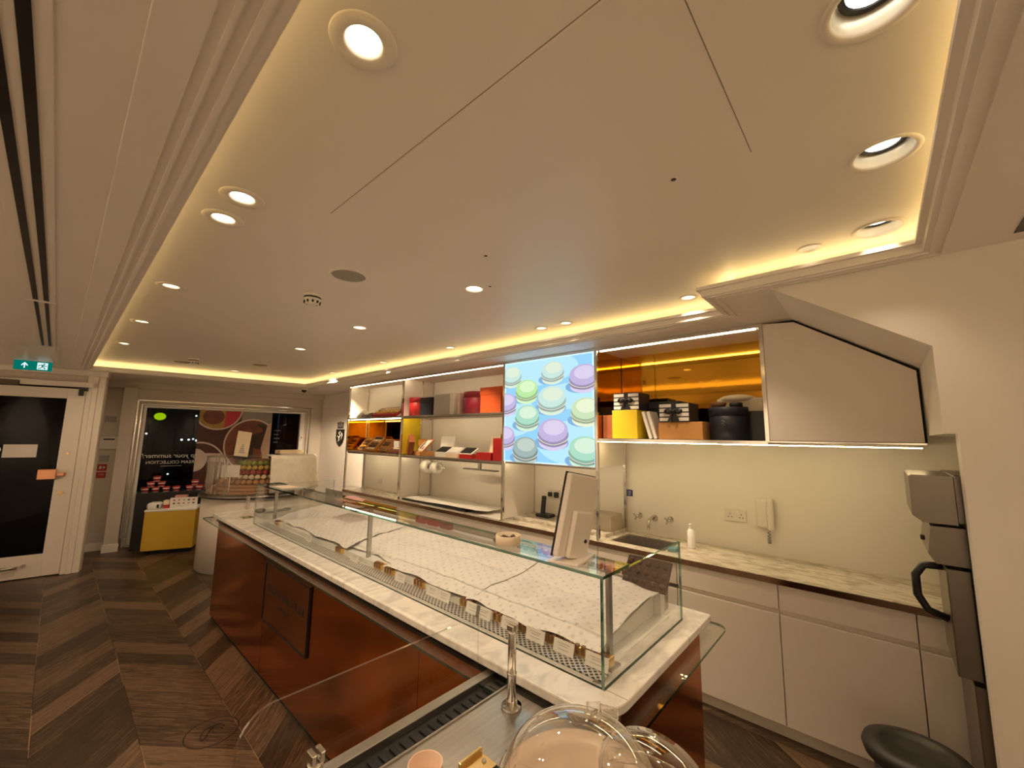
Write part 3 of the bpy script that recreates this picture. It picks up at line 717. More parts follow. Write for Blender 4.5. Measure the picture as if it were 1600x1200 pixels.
open_tray('macaron_box', 'white open box lid leaning at the far left of the macaron box', (3.20, 5.86, ZU + 0.075), (0.16, 0.16), MCARD, 2, 3, [MCARD], -0.5)
# amber niche: tilted chocolate boxes
gl = 'tilted gold boxes of chocolates in the amber niche'
for y, wd, hh, fl, lab in ((5.80, 0.20, 0.22, [MCHOC, MGOLD, MMILK], 'gold chocolate box at the far left end of the amber niche'), (5.52, 0.24, 0.25, [MACOL[3], MCHOC, MMILK], 'second tilted chocolate box from the far end, rows of pale and dark sweets'),
                       (5.24, 0.21, 0.20, [MMILK, MACOL[5], MCHOC], 'third tilted chocolate box from the far end with milk chocolate rows'), (5.01, 0.18, 0.17, [MCHOC, MACOL[5]], 'fourth and smallest tilted chocolate box, left of the white card')):
    open_tray('chocolate_box', lab, (3.25, y, ZM + 0.012 + hh * 0.75), (hh, wd), MTAN, 5, 4, fl, -0.85, group=gl)
carton('card', 'white upright card with a grey picture in the amber niche', 'card', (3.10, 4.865, ZM), (0.03, 0.10, 0.165), MCARD, rz=0.15)
carton('gift_box', 'flat orange closed box at the right of the amber niche', 'box', (3.16, 4.70, ZM), (0.16, 0.20, 0.09), MTAN, MTAN)
open_tray('chocolate_box', 'low dark chocolate tray lying flat at the front of the amber niche', (3.10, 4.76, ZM + 0.045), (0.12, 0.26), MBROWNB, 2, 5, [MCHOC, MACOL[3]], -0.25)
# middle shelf, second bay
carton('gift_box', 'brown chocolate box leaning back at the left end of the middle shelf', 'box', (3.05, 4.49, ZM + 0.012), (0.07, 0.20, 0.225), MBROWNB, rot=(0.50, 0.05, -0.5))
carton('card', 'orange backing card behind the leaning brown box', 'card', (3.18, 4.40, ZM), (0.02, 0.16, 0.20), MTAN)
t = thing('gift_box', 'open orange presentation box with a printed picture lid on the middle shelf', 'box', (3.10, 4.24, ZM), -0.35)
mm = MB(); mm.box((-0.10, -0.15, 0), (0.08, 0.15, 0.05), 0.003); mm.build('box_body', MTAN, t)
R1 = T(-0.07, 0, 0.05) @ RY(0.75)
mm = MB(); n0 = 0; mm.box((0, -0.14, 0), (0.02, 0.14, 0.20)); [setattr(v, 'co', R1 @ v.co) for v in mm.bm.verts]; mm.build('box_lid', MTAN, t)
mm = MB(); mm.face([R1 @ Vector(p) for p in ((-0.001, -0.125, 0.015), (-0.001, 0.125, 0.015), (-0.001, 0.125, 0.185), (-0.001, -0.125, 0.185))])
mm.m(1).face([R1 @ Vector(p) for p in ((-0.002, 0.02, 0.03), (-0.002, 0.10, 0.05), (-0.002, 0.09, 0.15), (-0.002, 0.05, 0.17))]); mm.m(2).face([R1 @ Vector(p) for p in ((-0.002, -0.09, 0.03), (-0.002, 0.0, 0.03), (-0.002, -0.02, 0.07), (-0.002, -0.06, 0.09))]); mm.m(1).face([R1 @ Vector(p) for p in ((-0.0025, -0.02, 0.09), (-0.0025, 0.01, 0.12), (-0.0025, -0.01, 0.14))])
mm.build('picture', [MCARD, MINK, MACOL[2]], t)
t = thing('card', 'white display card with faint lettering standing on the middle shelf', 'card', (3.17, 3.90, ZM), 0, rot=(0, 0.12, 0)); box1('board', (-0.006, -0.125, 0), (0.006, 0.125, 0.235), MCARD, t, 0.002); MB().box((-0.0075, -0.05, 0.105), (-0.006, 0.05, 0.109)).build('lettering', MGREY, t)
for y, lab, mm_, sw in ((3.80, 'small open box with white ribbon below the white display card', MCARD, MBLACK), (3.60, 'small open box with pale gold base in the middle of three on the shelf', MCREAM, MCARD), (3.37, 'small open box with red side and black sweets, rightmost of three', MRED, MBLACK)):
    t = thing('chocolate_box', lab, 'box', (3.06, y, ZM), rot=(0, 0.0, 0.05), group='three small open chocolate boxes on the middle shelf')
    box1('box_body', (-0.06, -0.095, 0), (0.07, 0.095, 0.045), mm_, t, 0.002); mq = MB()
    R2 = T(-0.06, 0, 0.046) @ RY(-0.5)
    mq.box((0, -0.095, 0), (0.13, 0.095, 0.006)); [setattr(v, 'co', R2 @ v.co) for v in mq.bm.verts]; mq.build('box_lid', MCARD, t)
    mq = MB(); mq.box((0.012, -0.08, 0.0062), (0.12, 0.08, 0.014)); [setattr(v, 'co', R2 @ v.co) for v in mq.bm.verts]; mq.build('insert', sw, t)
carton('card', 'grey card lying behind the three small open boxes', 'card', (3.22, 3.62, ZM), (0.02, 0.22, 0.125), MGREY)
carton('gift_box', 'low red box in front of the orange card near the screen', 'box', (3.05, 3.06, ZM), (0.14, 0.22, 0.075), MRED)
carton('card', 'tall pale orange card leaning behind the low red box', 'card', (3.19, 3.10, ZM), (0.015, 0.18, 0.24), MCREAM, rot=(0, 0.15, 0))
t = carton('gift_box', 'tall red box with brown sticks on top at the right end of the middle shelf', 'box', (3.07, 2.865, ZM), (0.15, 0.15, 0.225), MRED)
mm = MB()
for y, z in ((0.045, 0.045), (-0.01, 0.05), (-0.04, 0.03)): mm.cyl((0.02, y, 0.225), (0.01, y - 0.012, 0.225 + z), 0.007)
mm.build('chocolate_sticks', MMILK, t)

# amber mirror niche on the right
carton('gift_box', 'brown box at the left end of the amber mirror niche', 'box', (3.14, 1.63, ZR), (0.20, 0.14, 0.19), MBROWNB)
carton('gift_box', 'black flat box lying across the boxes at the back left of the mirror niche', 'box', (3.27, 1.62, ZR + 0.001), (0.12, 0.16, 0.27), MNAVY)
carton('gift_box', 'bright yellow cube box in the amber mirror niche', 'box', (3.09, 1.485, ZR), (0.19, 0.215, 0.225), MYEL)
def striped_box(label, loc, rz=0.0):
    t = thing('striped_gift_box', label, 'box', loc, rz)
    box1('box_body', (-0.10, -0.11, 0), (0.10, 0.11, 0.135), MNAVY, t, 0.002)
    mm = MB()
    for y0, y1 in ((0.018, 0.105), (-0.105, -0.018)):
        for k in range(4): mm.box((-0.1015, y0, 0.006 + k * 0.033), (-0.1, y1, 0.030 + k * 0.033))
    mm.build('white_stripes', MCARD, t)
    mm = MB(); mm.box((-0.1035, -0.016, 0), (-0.1005, 0.016, 0.137)); mm.box((-0.1035, -0.016, 0.1355), (0.10, 0.016, 0.138))
    for sgn in (-1, 1):
        mm.lathe([(0.010, -0.012), (0.030, -0.01), (0.030, 0.01), (0.010, 0.012)], (-0.112, sgn * 0.034, 0.075), 14, M=RY(PI / 2) @ Matrix.Diagonal((0.7, 1, 1, 1)))
        mm.prism([(0, 0), (0.02 * sgn, -0.075), (0.045 * sgn, -0.07), (0.012 * sgn, 0.0)] if sgn > 0 else [(0, 0), (-0.012, 0), (-0.045, -0.07), (-0.02, -0.075)], 0, 0.003, T(-0.113, 0, 0.07) @ Matrix(((0, 0, 1, 0), (1, 0, 0, 0), (0, 1, 0, 0), (0, 0, 0, 1))))
    mm.sphere((-0.115, 0, 0.075), 0.014); mm.build('ribbon_bow', MBLACK, t)
    return t
striped_box('white striped black box with a bow on top of the yellow cube', (3.11, 1.475, ZR + 0.2265))
striped_box('white striped black box with a bow on top of the orange brown box', (3.08, 1.09, ZR + 0.1265))
for y, lab in ((1.345, 'left one of two white books leaning beside the yellow cube'), (1.305, 'right one of two white books leaning beside the yellow cube')):
    t = thing('book', lab, 'book', (3.03, y - 0.055, ZR + 0.002), rot=(-0.27, 0, 0), group='two leaning white books')
    box1('cover', (0, -0.012, 0), (0.15, 0.012, 0.215), MCARD, t, 0.002); box1('pages', (0.004, -0.009, 0.2152), (0.146, 0.009, 0.2156), MCREAM, t)
carton('gift_box', 'tall black box behind the two leaning books', 'box', (3.28, 1.29, ZR), (0.16, 0.20, 0.24), MBLACK)
carton('gift_box', 'wide black lid box at the back of the mirror niche above the leaning books', 'box', (3.28, 1.27, ZR + 0.2415), (0.18, 0.30, 0.055), MNAVY)
carton('gift_box', 'orange brown box under the right striped box', 'box', (3.10, 1.055, ZR), (0.22, 0.31, 0.125), MTAN)
hatbox('navy round gift box with a silver emblem in the mirror niche', (3.12, 0.765, ZR), 0.125, 0.225, MNAVY, True)
carton('gift_box', 'black box at the right end of the mirror niche behind the navy round box', 'box', (3.23, 0.60, ZR), (0.14, 0.12, 0.20), MBLACK)
t = thing('paper_bag', 'crumpled cream paper bag lying on the boxes at the right of the mirror niche', 'bag', (3.30, 0.72, ZR))
mm = MB(); mm.box((-0.05, -0.15, 0.0), (0.05, 0.15, 0.30), 0.01); mm.build('bag_body', MCREAM, t); MB().sphere((-0.02, 0.02, 0.30), 0.06, (1, 2.0, 0.5), 14).build('crumpled_top', MCREAM, t)
t = thing('chocolate_bowl', 'small brown bowl shaped sweet box on top of the navy round box', 'bowl', (3.10, 0.82, ZR + 0.226)); MB().lathe([(0, 0), (0.04, 0), (0.055, 0.03), (0.045, 0.036), (0, 0.034)]).build('bowl', MMILK, t)
t = thing('ribbon_roll', 'black roll lying on top of the navy round box', 'ribbon', (3.11, 0.71, ZR + 0.226)); MB().lathe([(0, 0), (0.04, 0), (0.04, 0.03), (0.02, 0.032), (0, 0.03)], sy=1.0).build('roll', MBLACK, t)

# ---- on and over the worktop
ZW = 0.890
t = thing('dark_tray', 'long dark tray on the worktop under cream paper sheets', 'tray', (3.01, 3.35, ZW)); box1('tray', (0, 0, 0), (0.30, 1.20, 0.022), MBLACK, t, 0.004)
def sheet(label, loc, dx, dy, rz, amp=0.006, ph=0.0, name='paper_sheet', z0=0.008):
    t = thing(name, label, 'paper', loc, rz)
    MB().grid(lambda u, v: Vector((dx * (u - 0.5), dy * (v - 0.5), z0 + amp * (1 + math.sin(5 * u + 3 * v + ph) * math.cos(4 * v + ph)))), 12, 16).build('sheet', MCARD, t, 0.0015)
sheet('cream paper sheet lying over the dark tray on the worktop', (3.20, 3.98, ZW + 0.022), 0.36, 1.05, 0.03, z0=0.004)
sheet('cream paper sheet hanging forward off the near end of the dark tray', (3.19, 3.27, ZW + 0.026), 0.34, 0.42, 0.12, 0.007, 1.0)
sheet('flat cream paper sheet on the worktop beside the chrome pole left of the telephone', (3.17, 2.96, ZW), 0.40, 0.32, -0.05, 0.002, 2.0, z0=0.003)
t = thing('telephone', 'black cordless telephone standing in its base on the worktop', 'telephone', (3.33, 2.52, ZW + 0.026))
MB().box((-0.06, -0.08, 0), (0.06, 0.08, 0.03), 0.008).build('base', MBLACK, t)
mm = MB(); mm.box((-0.012, -0.025, -0.085), (0.012, 0.025, 0.085), 0.008, RY(0.14)); 
for v in mm.bm.verts: v.co += Vector((0.03, 0.045, 0.11))
mm.build('handset', MBLACK, t)
mm = MB(); mm.tube([(0.06, -0.05, 0.01), (0.09, -0.10, 0.004), (0.06, -0.15, 0.004), (0.10, -0.17, 0.004), (0.13, -0.13, 0.02), (0.128, -0.10, 0.12), (0.128, -0.09, 0.2)], 0.003); mm.build('cable', MGREYPL, t)
def socket_plate(label, y, z, w=0.146, plugs=False, x=3.478):
    t = thing('wall_socket', label, 'socket', (x, y, z))
    MB().box((-0.010, -w / 2, -0.043), (0, w / 2, 0.043), 0.003).build('plate', MPLASTIC, t)
    mm = MB()
    for s in ((-1, 1) if w > 0.1 else (0,)):
        for dy, dz in ((0, 0.008), (-0.011, -0.014), (0.011, -0.014)): mm.box((-0.0108, s * 0.038 + dy - 0.003, dz - 0.004), (-0.0099, s * 0.038 + dy + 0.003, dz + 0.004))
    mm.build('pin_holes', MBLACK, t)
    mm = MB()
    for s in ((-1, 1) if w > 0.1 else (0,)): mm.box((-0.0125, s * 0.012 - 0.006, 0.02), (-0.0099, s * 0.012 + 0.006, 0.035), 0.001)
    mm.build('switch', MWHITE, t)
    return t
socket_plate('white double wall socket between the taps and the wall telephone', 0.838, 1.138)
t = socket_plate('white double wall socket with black plugs above the telephone base', 2.50, 1.125, x=3.461)
mm = MB(); mm.box((-0.05, -0.065, -0.03), (-0.012, -0.02, 0.025), 0.008); mm.box((-0.045, 0.018, -0.025), (-0.012, 0.058, 0.02), 0.008); mm.build('plug', MBLACK, t)
socket_plate('small white wall socket low on the far bay back panel', 5.55, 1.02, 0.086, x=3.284)
# taps
for y, lab in ((1.60, 'left cross head tap on the wall over the sink'), (1.33, 'right cross head tap on the wall over the sink')):
    t = thing('wall_tap', lab, 'tap', (3.478, y, 1.035), group='two cross head wall taps')
    mm = MB(); mm.lathe([(0, 0.0), (0.028, 0.0), (0.026, 0.008), (0.012, 0.014), (0.012, 0.045), (0.016, 0.05), (0.014, 0.062), (0, 0.064)], n=20, M=RY(-PI / 2)); mm.build('body', MCHROME, t)
    mm = MB()
    for a in (0.5, 0.5 + PI / 2): mm.cyl((-0.055, -0.034 * math.cos(a), -0.034 * math.sin(a)), (-0.055, 0.034 * math.cos(a), 0.034 * math.sin(a)), 0.006)
    mm.build('cross_handle', MCHROME, t)
t = thing('wall_spout', 'curved chrome wall spout between the two cross head taps', 'tap', (3.478, 1.465, 1.03))
MB().lathe([(0, 0), (0.028, 0), (0.026, 0.008), (0.014, 0.014), (0.014, 0.02), (0, 0.02)], n=20, M=RY(-PI / 2)).build('flange', MCHROME, t)
MB().tube([(-0.01, 0, 0), (-0.07, 0, 0.012), (-0.115, 0, 0.0), (-0.13, 0, -0.03), (-0.132, 0, -0.075)], 0.011, 10).build('spout', MCHROME, t)
t = thing('soap_bottle', 'white pump bottle standing on the worktop right of the sink', 'bottle', (3.27, 1.10, ZW))
MB().lathe([(0, 0), (0.026, 0), (0.028, 0.01), (0.028, 0.12), (0.018, 0.138), (0.012, 0.142), (0, 0.142)]).build('body', MWHITE, t)
mm = MB(); mm.cyl((0, 0, 0.142), (0, 0, 0.155), 0.013); mm.cyl((0, 0, 0.155), (0, 0, 0.172), 0.005); mm.box((-0.035, -0.009, 0.168), (0.012, 0.009, 0.178), 0.003); mm.build('pump', MWHITE, t)
t = thing('sponge', 'blue sponge on the rim of the sink', 'sponge', (3.10, 1.17, ZW)); MB().box((-0.045, -0.03, 0), (0.045, 0.03, 0.024), 0.005).build('sponge', MTEAL, t)
t = thing('sticker', 'small dark blue hand washing notice stuck beside the rear pole', 'notice', (3.4775, 1.69, 1.215))
MB().box((-0.0015, -0.036, -0.034), (0, 0.036, 0.034), 0.0005).build('plate', MCARD, t); MB().box((-0.0025, -0.032, -0.026), (-0.0014, 0.032, 0.030)).build('blue_field', MBLUE, t)
mm = MB()
for z, w in ((0.016, 0.030), (0.002, 0.026), (-0.012, 0.020)): mm.box((-0.0032, -w / 2, z - 0.0025), (-0.0024, w / 2, z + 0.0025))
mm.build('lettering', MWINK, t)
t = thing('wall_telephone', 'cream wall handset with a coiled cord above the worktop', 'telephone', (3.478, 0.66, 1.175))
MB().box((-0.03, -0.04, -0.10), (0, 0.04, 0.10), 0.012).build('wall_base', MPLASTIC, t)
mm = MB(); mm.box((-0.055, -0.075, -0.11), (-0.012, -0.035, 0.115), 0.014); mm.build('handset', MPLASTIC, t)
mm = MB(); mm.tube([(-0.02 + 0.010 * math.cos(i * 1.3), -0.035 + 0.010 * math.sin(i * 1.3), -0.10 - 0.10 * math.sin(min(i, 60 - i) / 30 * 1.5)) for i in range(6, 58)], 0.0028, 5); mm.build('coiled_cord', MGREYPL, t)
# paper roll holder and rail under the middle shelf
t = thing('roll_holder', 'chrome bar with two white ribbon rolls hanging under the middle shelf', 'roll holder', (3.20, 4.20, 1.435))
mm = MB(); mm.cyl((0, 0.17, -0.135), (0, -0.27, -0.125), 0.006); mm.box((-0.008, 0.14, -0.135), (0.008, 0.156, 0)); mm.build('bar', MCHROME, t)
for y, r in ((0.10, 0.085), (-0.08, 0.070)):
    MB().lathe([(0.03, -0.05), (r, -0.05), (r, 0.05), (0.03, 0.05), (0.03, -0.05)], (0, y, -0.13), 26, M=RX(PI / 2)).build('paper_roll', MCARD, t)
t = thing('screen_bracket', 'dark T shaped bracket hanging under the middle shelf beside the screen', 'bracket', (3.20, 3.34, 1.435))
mm = MB(); mm.box((-0.012, -0.018, -0.10), (0.012, 0.018, 0)); mm.box((-0.03, -0.27, -0.112), (0.03, 0.25, -0.10)); mm.build('bracket', MSTEELD, t)
t = thing('grey_box', 'low grey cardboard box on the marble slab right of the monitor', 'box', (3.30, 1.86, ZW + 0.026)); box1('box_body', (-0.10, -0.13, 0), (0.10, 0.13, 0.13), mat('grey_board', (0.45, 0.38, 0.29), 0.7), t, 0.003)

# ================================================================== MAIN COUNTER
def rrect(x0, y0, x1, y1, rs, n=8):
    """outline with corner radii rs = (x0y0, x1y0, x1y1, x0y1)"""
    out = []
    for (cx, cy, a0), r in zip(((x0, y0, PI), (x1, y0, 1.5 * PI), (x1, y1, 0), (x0, y1, 0.5 * PI)), rs):
        sx = 1 if cx == x0 else -1; sy = 1 if cy == y0 else -1
        if r <= 0: out.append((cx, cy)); continue
        for i in range(n + 1):
            a = a0 + PI / 2 * i / n
            out.append((cx + sx * r + r * math.cos(a), cy + sy * r + r * math.sin(a)))
    return out
ct = thing('serving_counter', 'long copper fronted serving counter with a white marble top and glass ledge', 'counter', (1.066, 0.60, 0))
O = Vector((1.066, 0.60, 0))
def CB(name, a, b, m, bev=0.0, par=ct): return box1(name, Vector(a) - O, Vector(b) - O, m, par, bev)
CB('carcass', (1.15, 0.69, 0.06), (1.965, 4.68, 0.912), MDARK)
for y0, y1 in ((0.665, 1.516), (1.520, 3.365), (3.369, 4.73)):
    CB('front_panel', (1.125, y0, 0.03), (1.14, y1, 0.87), MCOPPER)
CB('end_panel', (1.125, 0.65, 0.03), (1.985, 0.664, 0.87), MCOPPER)
CB('end_panel', (1.125, 4.731, 0.03), (1.985, 4.745, 0.87), MCOPPER)
CB('back_panel', (1.97, 0.665, 0.03), (1.985, 4.73, 0.87), MLACQ)
CB('plinth', (1.135, 0.67, 0.0), (1.975, 4.72, 0.03), MDARK)
m = MB(); m.prism([(x - O.x, y - O.y) for x, y in rrect(1.066, 0.598, 1.988, 4.742, (0.13, 0.006, 0.006, 0.006), 10)], 0.914, 0.944, smooth=False); mt = m.build('marble_top', MMARBLE, ct)
bv = mt.modifiers.new('edge', 'BEVEL'); bv.width = 0.005; bv.segments = 2; bv.limit_method = 'ANGLE'; bv.angle_limit = 0.9
CB('marble_joint', (1.19, 0.6, 0.9438), (1.192, 0.668, 0.9443), MSEAM); 
for y in (1.9, 3.2): CB('marble_joint', (1.067, y, 0.9438), (1.18, y + 0.002, 0.9443), MSEAM)
CB('ledge_support', (1.10, 0.66, 0.868), (1.15, 4.74, 0.885), MDARK); CB('ledge_support', (1.16, 0.655, 0.868), (1.985, 0.70, 0.885), MDARK)
# glass ledge, a green edged strip following the counter outline
m = MB()
op = rrect(1.010, 0.545, 2.035, 4.83, (0.16, 0.05, 0.02, 0.02), 8); ip = rrect(1.13, 0.665, 1.98, 4.72, (0.04, 0.01, 0.01, 0.01), 8)
n = len(op); zt, zb = 0.897, 0.887
for i in range(n):
    j = (i + 1) % n
    A, B, Cc, D = op[i], op[j], ip[j], ip[i]
    P = lambda p, z: (p[0] - O.x, p[1] - O.y, z)
    m.m(0).face([P(A, zt), P(B, zt), P(Cc, zt), P(D, zt)]); m.m(0).face([P(A, zb), P(B, zb), P(Cc, zb), P(D, zb)])
    m.m(1).face([P(A, zb), P(B, zb), P(B, zt), P(A, zt)])
m.build('glass_ledge', [MGLASS, MGEDGE], ct)
# brand plaque on the copper front
t = thing('plaque', 'square copper plaque with dark frame and engraved shop name on the counter front', 'plaque', (1.125, 2.99, 0.585), 0)
mm = MB(); mm.box((-0.008, -0.375, -0.19), (0, 0.375, 0.19)); mm.build('plate', mat('plaque_copper', (0.50, 0.19, 0.07), 0.22, 1.0, bump=0.05, bscale=3), t)
mm = MB()
for a, b in (((-0.012, -0.385, 0.19), (0, 0.385, 0.20)), ((-0.012, -0.385, -0.20), (0, 0.385, -0.19)), ((-0.012, -0.385, -0.19), (0, -0.375, 0.19)), ((-0.012, 0.375, -0.19), (0, 0.385, 0.19))): mm.box(a, b)
mm.build('frame', MBLACK, t)
LM = Matrix(((0, 0, -1, -0.0085), (-1, 0, 0, 0), (0, 1, 0, 0.03), (0, 0, 0, 1)))
mm = MB(); mm.text('PIERRE MARCOLINI', 0.074, LM, 0.0008); mm.text('BRUXELLES', 0.032, LM @ T(0, -0.075, 0), 0.0008); mm.build('lettering', MINK, t)

# glass display case on the counter
gc = thing('glass_display_case', 'low frameless green edged glass display case on the marble counter', 'display case', (1.183, 0.669, 0.944))
GX0, GX1, GY0, GY1, GZ = 1.183, 1.845, 0.669, 3.95, 1.272
def pane(name, a, b, top=False):
    a, b = Vector(a) - Vector((1.183, 0.669, 0.944)), Vector(b) - Vector((1.183, 0.669, 0.944))
    m = MB(); m.box(a, b); m.bm.faces.ensure_lookup_table()
    ax = min(range(3), key=lambda i: b[i] - a[i])
    for f in m.bm.faces: f.material_index = 0 if abs(f.normal[ax]) > 0.9 else 1
    return m.build(name, [MGLASSTOP if top else MGLASS, MGEDGE], gc)
pane('front_pane', (GX0, GY0 + 0.011, 0.944), (GX0 + 0.01, GY1, GZ - 0.01))
pane('end_pane', (GX0, GY0, 0.944), (GX1, GY0 + 0.01, GZ - 0.0101))
pane('end_pane', (GX0, GY1, 0.944), (GX1, GY1 + 0.01, GZ - 0.01))
pane('top_pane', (GX0, GY0, GZ - 0.01), (1.362, 2.30, GZ), True)
pane('top_pane', (GX0, 2.303, GZ - 0.01), (1.362, GY1 + 0.01, GZ), True)
for y in (0.72, 2.30, 3.86):
    m = MB(); m.box((0.115, y - 0.669 - 0.006, 0.006), (0.140, y - 0.669 + 0.006, 0.317)); m.box((0.09, y - 0.669 - 0.02, 0), (0.165, y - 0.669 + 0.02, 0.006)); m.build('steel_support', MSTEEL, gc)
box1('base_tray', (0.014, 0.05, 0.0005), (0.64, 3.24, 0.008), MWHITE, gc)
box1('perforated_strip', (0.016, 0.022, 0.010), (0.085, 3.24, 0.014), MPERF, gc)
# sloping stand that carries the sweets
m = MB(); m.prism([(0.105, 0.010), (0.60, 0.010), (0.60, 0.090), (0.105, 0.035)], 0.10, 3.18, Matrix(((1, 0, 0, 0), (0, 0, 1, 0), (0, 1, 0, 0), (0, 0, 0, 1)))); m.build('sloping_stand', MWHITE, gc)

# tissue paper sheets covering the sweets
rn = random.Random(3)
def tissue(label, y0, y1, x0, x1, zf, zb, ph, group='printed tissue sheets over the chocolates'):
    t = thing('tissue_sheet', label, 'paper', ((x0 + x1) / 2, (y0 + y1) / 2, 0.98), group=group)
    cx, cy = (x0 + x1) / 2, (y0 + y1) / 2
    def f(u, v):
        y = y0 + (y1 - y0) * v + 0.010 * math.sin(4 * u + ph); x = x0 + (x1 - x0) * u + 0.010 * math.sin(9 * v + ph) * (1 - u)
        z = 1.002 + 0.062 * (u ** 0.8) + (0.003 + 0.008 * u) * math.sin(6 * u + 5.3 * y) * math.sin(9.7 * y + 1.3) + 0.003 * math.sin(29 * y + 8 * u)
        z += 0.004 * abs(math.sin(12 * u + 17 * y + 2 * math.sin(5 * y))) + 0.003 * abs(math.sin(19 * u - 13 * y + math.sin(9 * u + 7 * y))) + zf
        if u < 0.12: z -= (0.12 - u) * 0.12
        return Vector((x - cx, y - cy, z - 0.98))
    MB().grid(f, 30, 44).build('sheet', MPAPER, t)
    return t
tissue('white printed tissue sheet at the near end of the glass case', 0.735, 1.40, 1.274, 1.775, 0.0, 0, 0.3)
tissue('white printed tissue sheet second from the near end, in front of the bowl', 1.35, 2.03, 1.280, 1.76, 0.004, 0, 1.9)
tissue('white crumpled tissue sheet in the middle of the glass case', 1.98, 2.58, 1.335, 1.75, 0.0, 0, 3.2)
tissue('white tissue sheet second from the far end with a pink wrapper showing', 2.52, 3.13, 1.290, 1.745, 0.004, 0, 4.4)
tissue('white tissue sheet rising into a fold at the far end of the glass case', 3.07, 3.80, 1.310, 1.72, 0.0, 0, 5.6)
t = thing('wrapper', 'pale pink wrapper lying on the tissue near the far end of the case', 'wrapper', (1.60, 3.12, 1.16))
MB().grid(lambda u, v: Vector((-0.07 + 0.14 * u, -0.14 + 0.28 * v, 0.025 + 0.016 * u + 0.004 * math.sin(9 * u + 7 * v))), 8, 10).build('sheet', mat('pale_pink_foil', (0.75, 0.42, 0.40), 0.4), t, 0.002)

# chocolate trays whose fronts show under the tissue
base = thing('chocolate_tray', 'gold tray of brown chocolates at the near end under the tissue', 'tray', (1.285, 0.745, 0.955), group='gold chocolate trays along the front of the case')
box1('tray', (-0.012, -0.04, 0.0), (0.03, 0.04, 0.03), MGOLD, base, 0.003)
m = MB()
for j in range(3): m.box((-0.013, -0.036 + j * 0.025, 0.004), (0.012, -0.014 + j * 0.025, 0.036), 0.006)
m.build('chocolates', MMILK, base)
for y, lab in ((0.83, 'gold chocolate tray between the first and second price cards from the near end'), (0.93, 'gold chocolate tray between the second and third price cards from the near end'), (1.06, 'gold chocolate tray between the third and fourth price cards from the near end'), (1.19, 'gold chocolate tray left of the fourth price card from the near end'),
               (1.40, 'gold chocolate tray in the gap under the raised tissue edge'), (1.75, 'gold chocolate tray right of the middle price card'), (2.02, 'wide gold chocolate tray in the middle of the case front'), (2.14, 'wide gold chocolate tray just beyond the middle of the case front'), (2.60, 'gold chocolate tray in the far half of the case'), (3.72, 'gold chocolate tray showing at the far end of the case')):
    dup(base, (1.285 + 0.006 * math.sin(y * 9), y, 0.955), lab)
tg = thing('price_card', 'small price card nearest the near end of the glass case', 'price card', (1.245, 0.735, 0.9585), rot=(0, 0.25, 0), group='row of small price cards at the front of the case')
MB().box((-0.0012, -0.042, 0), (0.0012, 0.042, 0.042)).build('card', MCARD, tg)
m = MB()
for z, wd in ((0.030, 0.05), (0.023, 0.036), (0.012, 0.044)): m.box((-0.0016, -wd / 2, z), (-0.0011, wd / 2, z + 0.002))
m.build('lettering', MGREY, tg)
box1('foot', (-0.006, -0.03, -0.001), (0.012, 0.03, 0.002), MACRYL, tg)
for k, y in enumerate((0.865, 0.99, 1.118, 1.262, 1.325, 1.52, 1.605, 1.87, 2.35, 3.0)):
    dup(tg, (1.245, y, 0.9585), ('second', 'third', 'fourth', 'fifth', 'sixth', 'seventh', 'eighth', 'ninth', 'tenth', 'eleventh')[k] + ' small white price card from the near end of the glass case')
# rear row of chocolates and boxes seen through the top glass
ch = thing('chocolate', 'single chocolate with pale swirl on the rear ledge of the case', 'chocolate', (1.805, 0.905, 1.0815), group='chocolates standing in a row on the rear ledge of the case')
ch['label'] = 'square brown chocolate with a pale spot on the rear ledge of the glass case'
MB().box((-0.015, -0.015, 0), (0.015, 0.015, 0.022), 0.005).build('body', MMILK, ch); MB().sphere((0, 0, 0.022), 0.009, (1, 1, 0.5), 10).build('topping', MACOL[3], ch)
ys = [0.95, 0.995, 1.04, 1.085, 1.13] + [1.22 + 0.046 * i for i in range(12)]
for y in ys: dup(ch, (1.805, y, 1.0815), 'square brown chocolate with a pale spot on the rear ledge of the glass case')
t = thing('rear_ledge', 'narrow white ledge carrying the rear row of chocolates in the glass case', 'ledge', (1.79, 0.74, 0.953)); box1('ledge', (0.0, 0.0, 0.0), (0.045, 2.9, 0.128), MWHITE, t)
for y, lab, mm_ in ((2.20, 'dark red small box on the rear ledge left of the chocolate row', MCRIM), (2.34, 'crimson small box second from the left on the rear ledge', MRED), (2.48, 'pink red small box leftmost on the rear ledge', MSIGNRED)):
    carton('gift_box', lab, 'box', (1.812, y, 1.0815), (0.035, 0.10, 0.045), mm_)
t = thing('chocolate_slab', 'dark embossed chocolate slab tray leaning at the near back of the case', 'tray', (1.765, 0.80, 1.075), rot=(0, -0.9, 0.0))
box1('tray', (-0.02, -0.10, -0.006), (0.115, 0.10, 0.006), MCHOC, t, 0.003); m = MB()
for i in range(3):
    for j in range(5): m.sphere((0.005 + i * 0.042, -0.080 + j * 0.040, 0.007), 0.014, (1, 1, 0.5), 8)
m.build('embossed_domes', MCHOC, t)
t = thing('steel_holder', 'rounded steel tray holder at the near back corner of the glass case', 'holder', (1.78, 0.74, 0.953), group=None)
t.location = (1.875, 0.76, 0.9445)
m = MB(); pr = [(0, 0), (0.008, 0)] + [(0.008, 0.12)]; 
out = [(-0.05, 0), (0.05, 0), (0.05, 0.09)] + [(0.05 * math.cos(a), 0.09 + 0.05 * math.sin(a)) for a in [i * PI / 10 for i in range(1, 10)]] + [(-0.05, 0.09)]
